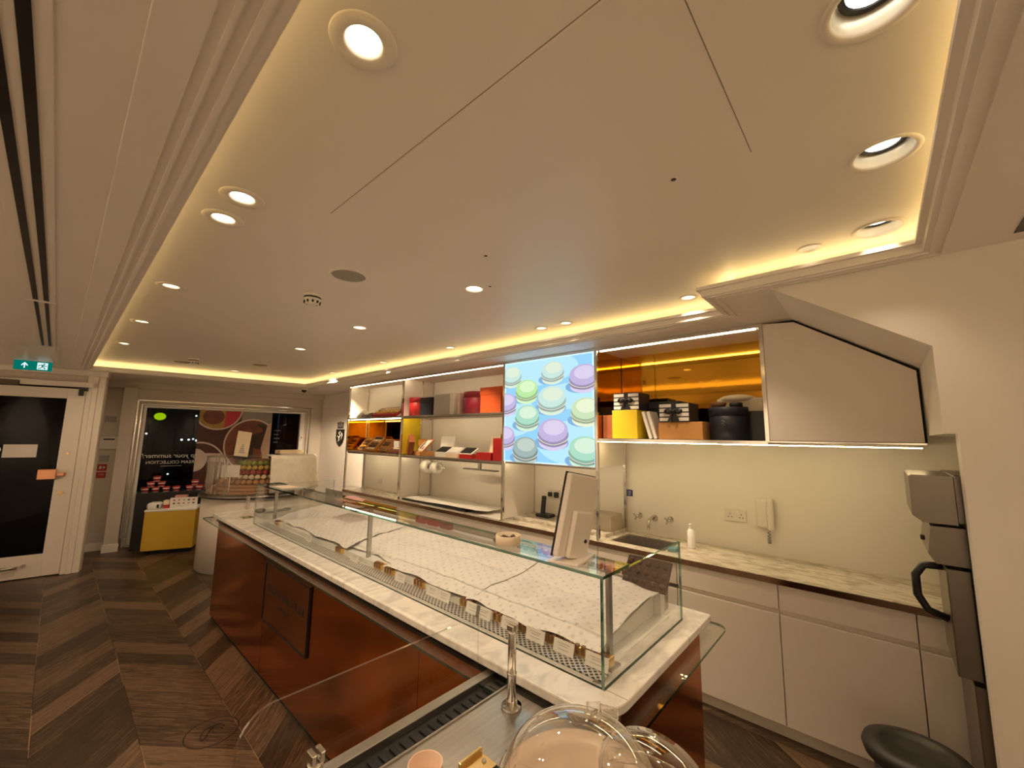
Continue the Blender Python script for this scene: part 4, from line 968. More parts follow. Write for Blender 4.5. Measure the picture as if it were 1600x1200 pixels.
m.prism(out, 0, 0.004, Matrix(((1, 0, 0, 0), (0, 0, 1, 0), (0, 1, 0, 0), (0, 0, 0, 1)))); m.prism(out, 0.10, 0.104, Matrix(((1, 0, 0, 0), (0, 0, 1, 0), (0, 1, 0, 0), (0, 0, 0, 1)))); m.box((-0.05, 0.004, 0.0), (0.05, 0.10, 0.006)); m.build('holder', MSTEEL, t)

# things standing on the case top
t = thing('display_monitor', 'slim white customer monitor seen from behind, standing on the glass case', 'monitor', (1.27, 0.845, GZ), 0.18)
Rm = RX(-0.06)
def tilt(mb, M):
    for v in mb.bm.verts: v.co = M @ v.co
    return mb
MM = T(-0.01, 0, 0.012) @ RZ(-0.30) @ RX(0.10) @ RY(0.17)
tilt(MB().box((-0.085, -0.012, 0.0), (0.085, 0.012, 0.285), 0.006), MM).build('housing', MLACQ, t)
tilt(MB().box((-0.088, 0.0121, -0.002), (0.088, 0.0160, 0.288), 0.001), MM).build('screen_glass', MBLACK, t)
m = MB(); tilt(m.box((-0.045, -0.032, 0.0), (0.05, -0.0125, 0.16), 0.006), MM); m.build('back_cover', MLACQ, t)
tilt(MB().cyl((0.03, -0.034, 0.06), (0.03, -0.03, 0.06), 0.007), MM).build('screw', MBLACK, t)
MB().box((-0.085, -0.06, 0), (0.085, 0.05, 0.010), 0.003).build('foot', MLACQ, t)
t = thing('sample_bowl', 'cream round bowl of dark chocolate pieces on top of the glass case', 'bowl', (1.26, 1.14, GZ))
MB().lathe([(0, 0), (0.046, 0), (0.050, 0.004), (0.050, 0.036), (0.046, 0.036), (0.045, 0.012), (0, 0.012)], n=32).build('bowl', MCREAM, t)
m = MB()
for i in range(16): a = rn.random() * 6.28; r = 0.036 * math.sqrt(rn.random()); m.sphere((r * math.cos(a), r * math.sin(a), 0.024), 0.009, (1, 1, 0.8), 7)
o = m.build('chocolate_pieces', MCHOC, t); o['kind'] = 'stuff'
t = thing('brochure', 'small flat cream brochure on the far end of the glass case top', 'brochure', (1.272, 3.55, GZ)); box1('cover', (-0.08, -0.14, 0), (0.08, 0.14, 0.006), MGREY, t); box1('print', (-0.055, -0.09, 0.006), (0.055, 0.09, 0.0066), MCREAM, t)
# far end of the counter top
t = thing('card_stand', 'clear acrylic stand at the far end of the counter before the glass case', 'stand', (1.22, 4.28, 0.9445))
m = MB(); m.box((-0.04, -0.06, 0), (0.05, 0.06, 0.005)); m.box((-0.01, -0.055, 0.005), (-0.005, -0.05, 0.19)); m.box((-0.01, 0.05, 0.005), (-0.005, 0.055, 0.19)); m.box((0.0, -0.055, 0.005), (0.004, 0.055, 0.19)); m.build('stand', MACRYL, t)
t = thing('scanner', 'black hand scanner with a coiled grey cable lying on the far end of the counter', 'scanner', (1.38, 4.45, 0.9445))
MB().sphere((0, 0, 0.022), 0.03, (1.5, 1.0, 0.72), 14).build('body', MBLACK, t)
MB().tube([(0.05 + 0.05 * math.cos(i * 0.35) + i * 0.004, -0.08 + 0.04 * math.sin(i * 0.35), 0.008 + i * 0.0004) for i in range(46)], 0.005, 6).build('cable', MGREYPL, t)

# ================================================================== FAR DISPLAY STAND WITH MACARON TOWER
t = thing('white_pedestal', 'round white display pedestal with a steel rim beyond the counter', 'pedestal', (1.98, 6.45, 0))
MB().lathe([(0, 0), (0.655, 0), (0.655, 0.885), (0, 0.885)], n=64).build('body', MLACQ, t)
MB().lathe([(0, 0.885), (0.69, 0.885), (0.69, 0.925), (0, 0.925)], n=64).build('rim', MSTEELD, t)
cs = thing('glass_cake_case', 'round glass case over the macaron tower on the white pedestal', 'display case', (1.98, 6.45, 0.925))
MB().lathe([(0.635, 0.0), (0.635, 0.455)], n=64).build('curved_glass', MACRYL, cs)
MB().lathe([(0, 0.455), (0.64, 0.455), (0.64, 0.465), (0, 0.465)], n=64).build('top_glass', MGLASS, cs)
m = MB()
for a in (3.55, 3.75): m.cyl((0.62 * math.cos(a), 0.62 * math.sin(a), 0), (0.62 * math.cos(a), 0.62 * math.sin(a), 0.455), 0.010)
m.build('chrome_upright', MCHROME, cs)
tw = thing('macaron_tower', 'round stepped stand that holds the macaron tower inside the glass case', 'stand', (1.98, 6.45, 0.926))
for r, z, h in ((0.60, 0.0, 0.035), (0.56, 0.035, 0.04), (0.51, 0.075, 0.035)): MB().lathe([(0, z), (r, z), (r + 0.012, z + h / 2), (r, z + h), (0, z + h)], n=36).build('tier', mat('tan_tier', (0.42, 0.24, 0.13), 0.5) if 'tan_tier' not in bpy.data.materials else bpy.data.materials['tan_tier'], tw)
m = MB(); m.lathe([(0.42, 0.11), (0.22, 0.41), (0, 0.42)], n=32); m.build('cone', MMILK, tw)
protos = {}
for ti, (r, z, col, cn) in enumerate(((0.455, 0.145, 5, 'caramel brown'), (0.405, 0.202, 3, 'vanilla cream'), (0.36, 0.259, 2, 'raspberry red'), (0.315, 0.316, 1, 'lemon yellow'), (0.265, 0.373, 0, 'pistachio green'))):
    n = max(6, int(2 * PI * r / 0.070))
    lab = cn + ' macaron in the ' + ('bottom ring', 'second ring from the bottom', 'middle ring', 'fourth ring from the bottom', 'top ring')[ti] + ' of the macaron tower'
    if col not in protos:
        p = thing('macaron', lab, 'macaron', (0, 0, 0), group='macarons on the tower')
        MB().lathe([(0, -0.020), (0.026, -0.018), (0.032, -0.010), (0.032, -0.005), (0, -0.005)], n=12).build('shell', MACOL[col], p)
        MB().lathe([(0, 0.020), (0.026, 0.018), (0.032, 0.010), (0.032, 0.005), (0, 0.005)], n=12).build('shell', MACOL[col], p)
        MB().cyl((0, 0, -0.005), (0, 0, 0.005), 0.028, n=12).build('filling', MACOL[3] if col != 3 else MMILK, p); protos[col] = p; first = True
    else: first = False
    for i in range(n):
        a = 2 * PI * (i + 0.5 * (ti % 2)) / n + 0.2
        if math.cos(a - math.radians(240)) < 0.05: continue
        loc = (1.98 + r * math.cos(a), 6.45 + r * math.sin(a), 0.926 + z); ro = (0, PI / 2 - 0.5, a)
        if first: protos[col].location = loc; protos[col].rotation_euler = ro; protos[col]['label'] = lab; first = False
        else: dup(protos[col], loc, lab, rot=ro)
t = thing('folded_cloth', 'cream cloth draped over the right half of the round glass cake case', 'cloth', (1.98, 6.45, 0.925))
def drape(u, v):
    a = -1.74 + 1.30 * v
    if u < 0.55:
        k = u / 0.55; R = 0.665 + 0.05 * (1 - k) + 0.018 * math.sin(16 * v + 3 * k) * (1 - k); z = 0.03 + 0.445 * k
    else:
        k = (u - 0.55) / 0.45; R = 0.66 - 0.42 * k; z = 0.482 + 0.004 * math.sin(9 * v)
    return Vector((R * math.cos(a), R * math.sin(a), z))
MB().grid(drape, 26, 30).build('cloth', MCLOTH, t, 0.006)
t = thing('card', 'tall leaning cream card with a grey cake drawing on top of the cake case', 'card', (1.66, 6.30, 1.392), rot=(-0.12, 0.14, 0.15))
box1('board', (-0.085, -0.005, 0), (0.085, 0.005, 0.33), MCREAM, t, 0.002); m = MB()
for k in range(5): m.box((-0.035 + k * 0.006, -0.0062, 0.04 + k * 0.025), (0.035 - k * 0.006, -0.005, 0.06 + k * 0.025))
m.build('drawing', MGREY, t)
carton('carton', 'flat cream carton lying on the cloth on top of the cake case', 'box', (2.28, 6.35, 1.415), (0.20, 0.32, 0.05), MCREAM, rz=PI / 2)
t = thing('price_card', 'white card standing inside the left of the cake case', 'price card', (1.52, 6.12, 1.145), rz=-0.5); box1('card', (-0.10, -0.002, 0.0), (0.10, 0.002, 0.15), MCARD, t); box1('stem', (-0.004, -0.001, -0.18), (0.004, 0.001, 0.0), MCHROME, t)

# yellow stand
ys_ = thing('yellow_stand', 'low mustard yellow stand with a white top in front of the shop window', 'stand', (1.22, 7.60, 0), -0.395)
box1('body', (-0.29, -0.04, 0.06), (0.29, 0.34, 0.585), MMUST, ys_, 0.004); box1('top', (-0.295, -0.045, 0.585), (0.295, 0.345, 0.612), MWHITE, ys_, 0.004); box1('foot', (-0.2, 0.02, 0.0), (0.25, 0.30, 0.06), MDARK, ys_)
YM = T(1.22, 7.60, 0) @ RZ(-0.395)
t = thing('white_machine', 'small white rounded machine at the left end of the yellow stand', 'machine', YM @ Vector((-0.21, 0.06, 0.6125)), -0.395)
MB().box((-0.075, -0.09, 0), (0.07, 0.10, 0.09), 0.03, seg=4).build('body', MWHITE, t); MB().box((0.04, -0.092, 0.02), (0.065, -0.088, 0.07)).build('slot', MBLACK, t)
t = thing('picture_card', 'white card with rows of printed macarons on the yellow stand', 'card', YM @ Vector((0.12, 0.04, 0.6125)), -0.395)
box1('board', (-0.16, -0.004, 0), (0.16, 0.004, 0.145), MCARD, t, 0.002); mats_ = [MCHOC, MACOL[2], MACOL[5], MGREY]; m = MB()
for i in range(5):
    for j in range(2): m.m((i + j) % 4).prism(circ(-0.115 + i * 0.057, 0.065 + 0.045 * j, 0.014, 12, 0.011), 0.0042, 0.0048, Matrix(((1, 0, 0, 0), (0, 0, -1, 0), (0, 1, 0, 0), (0, 0, 0, 1))))
m.m(3).box((-0.07, -0.0048, 0.025), (0.07, -0.0042, 0.029)); m.build('print', mats_, t)
carton('gift_box', 'red and cream small box between the white machine and the picture card', 'box', YM @ Vector((-0.085, 0.10, 0.6125)), (0.10, 0.07, 0.11), MSIGNRED, MCREAM, rz=PI / 2 - 0.395, lidh=0.55)
carton('gift_box', 'pink box standing behind the picture card on the yellow stand', 'box', YM @ Vector((0.06, 0.16, 0.6125)), (0.09, 0.14, 0.165), mat('pink_card', (0.65, 0.32, 0.28), 0.6), rz=PI / 2 - 0.395)

# ================================================================== SHOP WINDOW
def FP(x, y, z): return FM @ Vector((x, y, z))
t = thing('window_plinth', 'low black display plinth at the left of the shop window', 'plinth', FP(0.42, -0.20, 0), FA)
t.location = FP(0.42, -0.155, 0)
box1('plinth', (-0.41, -0.145, 0), (0.41, 0.145, 0.80), MBLACK, t, 0.004)
p = thing('ice_cream_pot', 'red lidded sample pot, front left of the pots on the black plinth', 'pot', FP(0.10, -0.24, 0.80), FA, group='small sample pots on the window plinth')
MB().lathe([(0, 0), (0.036, 0), (0.045, 0.06), (0, 0.06)], n=20).build('tub', MCARD, p); MB().lathe([(0.0, 0.078), (0.046, 0.078), (0.048, 0.06), (0, 0.06)], n=20).build('lid', MSIGNRED, p)
MB().lathe([(0.0385, 0.012), (0.0435, 0.045)], n=20).build('label_band', MCRIM, p)
for x, y, z, lab in ((0.22, -0.24, 0.80, 'second red lidded pot from the left in the front row on the black plinth'), (0.34, -0.24, 0.80, 'third red lidded pot from the left in the front row on the black plinth'), (0.46, -0.24, 0.80, 'fourth red lidded pot from the left in the front row on the black plinth'), (0.16, -0.24, 0.879, 'red lidded pot stacked between the first and second front pots'),
                  (0.28, -0.24, 0.879, 'red lidded pot stacked between the second and third front pots'), (0.22, -0.24, 0.958, 'topmost red lidded pot of the left stack on the plinth'), (0.62, -0.24, 0.80, 'red lidded pot alone right of the left stack on the plinth'), (0.74, -0.24, 0.80, 'rightmost red lidded pot on the black plinth'), (0.68, -0.24, 0.879, 'red lidded pot stacked on the two rightmost pots')):
    dup(p, FP(x, y, z), lab)
pt = thing('window_poster', 'large dark brown window poster showing round tubs of ice cream', 'poster', FP(0.656, 0.028, 0.75), FA)
PWd, PHt = 1.054, 1.32
box1('sheet', (0, 0, 0), (PWd, 0.004, PHt), mat('poster_brown', (0.07, 0.018, 0.014), 0.45), pt)
pm = [mat('poster_' + n, c, 0.45, var=v, scale=6) for n, c, v in (('rim', (0.70, 0.58, 0.52), 0.04), ('ochre', (0.42, 0.26, 0.05), 0.3), ('raspberry', (0.55, 0.03, 0.06), 0.1), ('choc', (0.20, 0.055, 0.03), 0.3), ('darkchoc', (0.035, 0.012, 0.01), 0.3), ('grey', (0.30, 0.27, 0.24), 0.03), ('cream', (0.62, 0.46, 0.36), 0.06), ('pale', (0.60, 0.50, 0.44), 0.05), ('brown', (0.07, 0.018, 0.014), 0.05))]
m = MB(); pl_ = [0]
def ppoly(pts, mi):
    pl_[0] += 1; y = -0.0003 - 0.00012 * pl_[0]; out = []
    for px, py in pts:
        q = (min(max((px - 313) / 114 * PWd, 0.0), PWd), min(max(PHt - (py - 638) / 75 * 0.77, 0.0), PHt))
        if not out or abs(out[-1][0] - q[0]) + abs(out[-1][1] - q[1]) > 1e-5: out.append(q)
    if len(out) > 3 and abs(out[0][0] - out[-1][0]) + abs(out[0][1] - out[-1][1]) < 1e-5: out.pop()
    if len(out) > 2: m.m(mi).face([(a, y, b) for a, b in out])
ppoly([(377, 636), (427, 636), (427, 665), (377, 660)], 5)
ppoly(ell(340, 634, 38, 36, 40), 0); ppoly(ell(340, 634, 35.5, 33.5, 40), 1); ppoly([(352, 634)] + ell(340, 634, 35.5, 33.5, 20, 0.0, 1.35), 2); ppoly(ell(334, 648, 16, 13, 20), 3)
ppoly(ell(396, 694, 44, 44, 44), 0); ppoly(ell(396, 694, 41.5, 41.5, 44), 3); ppoly(ell(409, 680, 17, 22, 24), 4); ppoly(ell(384, 706, 16, 24, 24), 4); ppoly([(412, 700), (420, 660), (427, 655), (427, 735), (408, 735), (416, 715)], 6); ppoly(ell(392, 668, 20, 9, 20, wob=0.1), 3)
ppoly(ell(318, 733, 42, 44, 40), 0); ppoly(ell(318, 733, 39.5, 41.5, 40), 8); ppoly(ell(312, 718, 18, 18, 30), 7); ppoly([(326, 707), (350, 708), (356, 722), (330, 720)], 7)
ppoly(ell(396, 760, 40, 22, 30), 0); ppoly(ell(396, 760, 37, 19, 30), 6)
m.build('print', pm, pt)
m = MB(); TM = FM @ Matrix(((1, 0, 0, 0.36), (0, 0, -1, 0.0485), (0, 1, 0, 0), (0, 0, 0, 1)))
m.text('up your summer!', 0.098, TM @ T(0, 1.325, 0), 0.0004, shear=0.28, mirror=True); m.text('CREAM COLLECTION', 0.066, TM @ T(0.02, 1.222, 0), 0.0004, mirror=True); m.box(FM @ Vector((0.24, 0.048, 1.165)), FM @ Vector((0.50, 0.0485, 1.168)))
tag(m.build('window_lettering', MWINK), 'white mirrored lettering on the left part of the shop window', 'lettering')
m = MB(); TM = FM @ Matrix(((1, 0, 0, 1.93), (0, 0, -1, 0.0485), (0, 1, 0, 0), (0, 0, 0, 1)))
for k in range(4): m.box(FM @ Vector((1.76, 0.048, 1.74 - 0.07 * k)), FM @ Vector((1.86 - 0.03 * (k % 2), 0.0486, 1.76 - 0.07 * k)))
tag(m.build('window_lettering', mat('faint_ink', (0.12, 0.12, 0.12), 0.6)), 'faint grey lettering block at the right end of the shop window', 'lettering')
ob = thing('window_contact', 'white alarm contact on the right window frame', 'sensor', FP(2.205, -0.022, 1.62), FA); box1('body', (-0.014, -0.012, -0.05), (0.014, 0, 0.05), MWHITE, ob, 0.003); box1('mark', (-0.008, -0.014, -0.006), (0.008, -0.0119, 0.02), MBLACK, ob)
# lights across the street
ye = thing('street_sign', 'glowing yellow green round sign outside behind the window', 'sign', (2.404, 19.0, 2.24)); MB().lathe([(0, 0), (0.13, 0), (0.13, 0.05), (0, 0.05)], n=24, M=RX(PI / 2) @ Matrix.Diagonal((1.25, 1, 1, 1))).build('disc', emat('sign_lime', (0.60, 1.0, 0.0), 1.0), ye)
sp = thing('street_light', 'upper small white lamp across the street, right of the lime sign', 'street light', (3.48, 19.2, 2.316), group='small lights across the dark street')
MB().sphere((0, 0, 0), 0.03, n=10).build('lamp', emat('street_white', (0.8, 0.9, 1.0), 3.0), sp)
MB().box((-0.015, 0.03, -2.33), (0.015, 0.06, 0.03)).build('post', MBLACK, sp)
box1('post', (-0.03, 0.05, -2.26), (0.03, 0.10, 0.1), MBLACK, ye)
for x, z, s_, lab in ((2.337, 2.60, 1.0, 'small white lamp high across the street above the lime sign'), (2.93, 2.66, 1.4, 'wide white lamp across the street, top centre'), (3.122, 1.417, 1.3, 'first of the row of blue white street lights from the left'), (3.33, 1.42, 1.2, 'second of the row of blue white street lights from the left'), (3.46, 1.445, 1.0, 'third of the row of blue white street lights from the left'), (3.56, 1.39, 1.2, 'rightmost of the row of blue white street lights'), (2.12, 1.63, 1.1, 'blue white light at the far left edge of the window'), (2.84, 0.19, 1.0, 'low white light below the window lettering')):
    o = dup(sp, (x, 19.2, z), lab)
    for c_ in o.children:
        if c_.name.startswith('lamp'): c_.scale = (s_, s_, s_)
        else: c_.scale = (1, 1, (z + 0.02) / 2.33)

# ---- small things on the far walls
def wallplate(label, name, x, z, w, h, d, m, cat): 
    t = thing(name, label, cat, FP(x, -0.001, z), FA); MB().box((-w / 2, -d, -h / 2), (w / 2, 0, h / 2), 0.004).build('plate', m, t); return t
wallplate('small grey blank plate highest on the wall beside the street door', 'blank_plate', -0.385, 1.874, 0.12, 0.09, 0.012, MGREYPL, 'plate')
t = wallplate('white wall unit with a black display slot beside the street door', 'wall_controller', -0.37, 1.525, 0.25, 0.18, 0.035, MPLASTIC, 'controller'); box1('display', (-0.06, -0.0365, 0.045), (0.06, -0.0349, 0.065), MBLACK, t)
wallplate('small pale switch plate under the wall controller', 'switch_plate', -0.395, 1.30, 0.10, 0.09, 0.012, MGREYPL, 'switch')
t = wallplate('upper red fire notice with a white hand symbol', 'fire_notice', -0.405, 1.172, 0.10, 0.095, 0.006, MSIGNRED, 'notice'); m = MB(); m.box((-0.03, -0.0075, -0.02), (-0.005, -0.006, 0.02)); m.prism(circ(0.02, 0.0, 0.014, 12), 0.006, 0.0075, Matrix(((1, 0, 0, 0), (0, 0, -1, 0), (0, 1, 0, 0), (0, 0, 0, 1)))); m.build('symbol', MWINK, t)
t = wallplate('lower red fire notice with white lettering', 'fire_notice', -0.405, 1.065, 0.10, 0.085, 0.006, MSIGNRED, 'notice'); m = MB()
m.text('FIRE', 0.034, Matrix(((1, 0, 0, 0), (0, 0, -1, -0.0065), (0, 1, 0, 0.004), (0, 0, 0, 1)))); m.build('lettering', MWINK, t)
# crest
t = thing('wall_crest', 'dark heraldic shield with a crown on the pale wall beside the shelves', 'crest', (3.418, 7.21, 1.66))
m = MB(); YZ = Matrix(((0, 0, -1, 0), (-1, 0, 0, 0), (0, 1, 0, 0), (0, 0, 0, 1)))
m.prism([(-0.155, 0.13), (-0.155, -0.03), (-0.12, -0.11), (-0.06, -0.155), (0, -0.18), (0.06, -0.155), (0.12, -0.11), (0.155, -0.03), (0.155, 0.13)], 0, 0.008, YZ); m.build('shield', MBLACK, t)
m = MB(); m.tube([(-0.0095, 0.07, -0.10), (-0.0095, 0.02, -0.06), (-0.0095, 0.03, -0.01), (-0.0095, -0.03, 0.02), (-0.0095, 0.04, 0.06), (-0.0095, -0.02, 0.09)], 0.010, 6); m.tube([(-0.0095, -0.06, -0.05), (-0.0095, -0.09, 0.03), (-0.0095, -0.06, 0.07)], 0.008, 6); m.tube([(-0.0095, 0.01, -0.02), (-0.0095, 0.09, 0.01)], 0.008, 6); m.build('lion', MCARD, t)
m = MB()
for i in range(5): y = -0.09 + 0.045 * i; m.cyl((-0.005, y, 0.16), (-0.005, y * 1.15, 0.235 + (0.015 if i == 2 else 0)), 0.007, 0.009); m.sphere((-0.006, y * 1.15, 0.245 + (0.015 if i == 2 else 0)), 0.012, n=8)
m.box((-0.010, -0.10, 0.15), (0, 0.10, 0.168)); m.build('crown', MBLACK, t)
# exit sign
t = thing('exit_sign', 'lit green emergency exit sign with arrow and running figure hanging from the soffit', 'sign', (-0.243, 6.80, 2.345), -0.05)
box1('case', (-0.137, -0.012, 0), (0.137, 0.012, 0.10), MGREEN_E, t); box1('top_rail', (-0.137, -0.016, 0.10), (0.137, 0.016, 0.105), MWHITE, t)
m = MB(); XZ = Matrix(((1, 0, 0, 0), (0, 0, -1, 0), (0, 1, 0, 0), (0, 0, 0, 1)))
m.prism([(-0.066, 0.018), (-0.056, 0.018), (-0.056, 0.055), (-0.038, 0.040), (-0.038, 0.055), (-0.061, 0.082), (-0.084, 0.055), (-0.084, 0.040), (-0.066, 0.055)], 0.012, 0.0128, XZ)
m.prism([(0.028, 0.012), (0.105, 0.012), (0.105, 0.088), (0.028, 0.088)], 0.012, 0.0126, XZ); m.build('symbols', MWHITE_E, t)
m = MB(); m.prism(circ(0.078, 0.075, 0.007, 12), 0.0126, 0.0133, XZ)
for pts in ([(0.058, 0.066), (0.075, 0.068), (0.072, 0.046), (0.060, 0.042)], [(0.060, 0.044), (0.070, 0.046), (0.052, 0.022), (0.034, 0.020), (0.034, 0.027), (0.048, 0.029)], [(0.064, 0.046), (0.074, 0.044), (0.088, 0.034), (0.088, 0.016), (0.081, 0.016), (0.081, 0.030), (0.066, 0.038)], [(0.060, 0.066), (0.060, 0.060), (0.044, 0.056), (0.040, 0.044), (0.034, 0.046), (0.040, 0.062)], [(0.074, 0.066), (0.090, 0.054), (0.100, 0.058), (0.100, 0.052), (0.090, 0.046), (0.073, 0.056)]):
    m.prism(pts, 0.0126, 0.0133, XZ)
m.build('running_figure', MGREEN_E, t)
m = MB(); m.cyl((-0.09, 0, 0.105), (-0.09, 0, 0.108), 0.004); m.build('bracket', MCHROME, t)

# ================================================================== CEILING FITTINGS
LKEY = {'L': 'wide trimmed', 'M': 'plain', 'S': 'small', 'W': 'large white rimmed', 'G': 'small black gimbal'}
def downlight(x, y, k, label, group, gain=1.0, aim=None):
    t = thing('ceiling_downlight', label, 'downlight', (x, y, ZC), group=group)
    R, H = RAD[k], HOLE[k]
    MB().lathe([(R, 0.0), (R - 0.003, -0.004), (H + 0.002, -0.0035), (H - 0.002, 0.0), (H - 0.004, 0.004)], n=36).build('trim_ring', MLACQ, t)
    MB().lathe([(H - 0.0005, 0.0), (H * 0.92, 0.02), (H * 0.80, 0.05), (H * 0.80, 0.07), (0, 0.07)], n=28).build('reflector', MREFL, t)
    if k in 'WG':
        MB().lathe([(H * 0.62, 0.036), (H * 0.78, 0.036), (H * 0.78, 0.05), (H * 0.62, 0.05)], n=28).build('baffle', MBLACK, t)
        MB().cyl((0, 0, 0.040), (0, 0, 0.048), H * 0.61, n=24).build('lens', MLENSD, t)
    else:
        MB().cyl((0, 0, 0.030), (0, 0, 0.044), H * 0.72, n=24).build('lens', MLENS, t)
    ld = bpy.data.lights.new('lamp_light', 'SPOT'); ld.energy = SPOT_W * {'L': 1.0, 'M': 1.0, 'S': 0.9, 'W': 0.55, 'G': 0.3}[k] * gain; ld.color = WARM; ld.spot_size = math.radians(78 if k in 'WG' else 105); ld.spot_blend = 0.8; ld.shadow_soft_size = 0.022
    lo = bpy.data.objects.new('lamp_light', ld); C.objects.link(lo); lo.parent = t; lo.location = (0, 0, -0.008)
    if aim and k == 'S': lo.location = (-0.035, 0, -0.045)
    if aim: ld.spot_size = math.radians(74)
    if aim: lo.rotation_euler = (Vector(aim) - Vector((x, y, ZC))).to_track_quat('-Z', 'Y').to_euler()
    return t
ordn = ['nearest the camera', 'second from the camera', 'third from the camera', 'fourth from the camera', 'fifth from the camera', 'farthest from the camera']
for L_, nm, gp in ((LAMPS_A, 'round ceiling downlight in the left row, ', 'downlights of the aisle row'), (LAMPS_B, 'round ceiling downlight in the middle row, ', 'downlights of the middle row'), (LAMPS_C, 'small ceiling downlight in the row beside the shelves, ', 'downlights of the cabinet row by the shelves')):
    for i, (x, y, k) in enumerate(L_):
        gain, aim = {('c', 5): (9.5, (3.42, 6.95, 1.15)), **{('c', k): (1.9, (3.2, LAMPS_C[k][1], 0.95)) for k in range(1, 5)}, ('a', 5): (1.1, (0.75, 8.0, 0.5)), ('a', 4): (1.3, None), ('b', 3): (1.0, (1.2, 7.6, 0.4)), ('b', 2): (1.5, (1.75, 5.8, 0.6))}.get(({'downlights of the aisle row': 'a', 'downlights of the middle row': 'b'}.get(gp, 'c'), i), (1.0, None))
        downlight(x, y, k, nm + ordn[i if i < len(L_) - 1 else 5], gp, gain, aim)
for (x, y, k), lab in zip(LAMPS_N, ('large white rimmed downlight cut by the top edge of the picture', 'large white rimmed downlight with a visible lamp on the right of the ceiling', 'white rimmed downlight in the near right corner of the ceiling recess', 'small gimbal downlight with a black baffle near the right step of the recess')):
    downlight(x, y, k, lab, None)
sk = thing('ceiling_speaker', 'round grey ceiling speaker grille nearest the camera, beside the smoke detector', 'speaker', (0.985, 2.105, ZC), group='round grey ceiling speakers')
MB().lathe([(0, -0.004), (0.085, -0.004), (0.088, -0.003), (0.088, 0)], n=36).build('grille', MSPK, sk); MB().lathe([(0.088, 0), (0.088, -0.006), (0.100, -0.004), (0.101, 0)], n=36).build('rim', MLACQ, sk)
dup(sk, (1.65, 5.83, ZC), 'round grey ceiling speaker grille at the far end near the middle row'); dup(sk, (0.965, 6.40, ZC), 'farthest round grey ceiling speaker, left beside the far smoke detector')
sd = thing('smoke_detector', 'white domed smoke detector hanging from the ceiling beside the near speaker', 'smoke detector', (0.985, 2.58, ZC), group='white smoke detectors')
MB().lathe([(0, 0), (0.055, 0), (0.055, -0.012), (0.050, -0.020), (0, -0.020)], n=28).build('base', MPLASTIC, sd); MB().lathe([(0.050, -0.020), (0.051, -0.030), (0, -0.030)], n=28).build('dark_slot', MBROWNB if False else MDARK, sd)
MB().lathe([(0.050, -0.030), (0.050, -0.042), (0.042, -0.058), (0.020, -0.068), (0, -0.070)], n=28).build('dome', MPLASTIC, sd)
m = MB()
for i in range(10): a = 2 * PI * i / 10; m.box((-0.004, -0.002, -0.008), (0.004, 0.002, 0.008), 0.0, T(0, 0, 0) @ RZ(a)); 
o = m; m2 = MB()
for i in range(10):
    a = 2 * PI * i / 10; c = Vector((0.0455 * math.cos(a), 0.0455 * math.sin(a), -0.052)); n0 = len(m2.bm.verts); m2.box((-0.004, -0.005, -0.007), (0.004, 0.005, 0.007)); m2.bm.verts.ensure_lookup_table()
    for v in m2.bm.verts[n0:]: v.co = c + RZ(a) @ v.co
m.bm.free(); m2.build('vents', MDARK, sd)
dup(sd, (1.0, 6.0, ZC), 'farther white smoke detector near the shopfront end of the ceiling')
for x, y, lab in ((1.30, 0.447, 'black pin hole sensor in the ceiling at the right'), (1.30, 1.35, 'black pin hole sensor in the middle of the ceiling'), (1.60, 1.62, 'tiny dark sensor beside the nearest middle row downlight')):
    t = thing('ceiling_sensor', lab, 'sensor', (x, y, ZC)); MB().cyl((0, 0, -0.002), (0, 0, 0), 0.008, n=14).build('hole', MBLACK, t); MB().lathe([(0.008, 0), (0.008, -0.001), (0.015, -0.001), (0.015, 0)], n=18).build('rim', MLACQ, t)
t = thing('security_camera', 'small white dome camera with a dark eye at the far corner of the soffit', 'camera', (2.41, 6.76, ZL - 0.018)); t.location = (2.62, 6.90, ZS - 0.0075)
MB().lathe([(0, 0), (0.055, 0), (0.055, -0.03), (0.045, -0.038), (0, -0.038)], n=24).build('housing', MPLASTIC, t); MB().lathe([(0.040, -0.038), (0.036, -0.06), (0.02, -0.075), (0, -0.08)], n=24).build('dome', MBLACK, t)
t = thing('soffit_grille', 'small dark grille at the right edge of the soffit above the bare wall', 'air vent', (2.14, -0.50, ZS)); box1('slot', (-0.10, -0.03, -0.003), (0.10, 0.05, 0), MBLACK, t); t.location = (2.11, -0.47, ZS)

# ================================================================== FOREGROUND: ICE CREAM COUNTER
ic = thing('steel_counter', 'brushed steel service counter in front of the copper counter with a low glass guard', 'counter', (0.15, 0.22, 0))
OI = Vector((0.15, 0.22, 0))
def IB(name, a, b, m, bev=0.0): return box1(name, Vector(a) - OI, Vector(b) - OI, m, ic, bev)
IB('cabinet', (0.17, 0.24, 0.0), (1.05, 1.02, 0.87), MSTEELD)
IB('top', (0.15, 0.22, 0.87), (1.055, 0.955, 0.90), MSTEEL, 0.002)
m = MB(); m.box((0.905, 0.41, 0.868), (1.06, 0.735, 0.895), 0.002); m.build('side_plate', MSTEEL, ic)
IB('groove', (0.15, 0.956, 0.872), (1.11, 1.033, 0.884), MBLACK)
m = MB()
for i in range(30): x = 0.02 + i * 0.031; m.box((x, 0.752, 0.8843), (x + 0.016, 0.792, 0.889), 0.001)
m.build('grille_bars', MDARK, ic)
IB('inner_rail', (0.15, 0.949, 0.885), (1.10, 0.956, 0.905), MSTEEL, 0.002)
IB('front_rail', (0.15, 1.033, 0.84), (1.118, 1.068, 0.902), MSTEEL, 0.002)
m = MB()
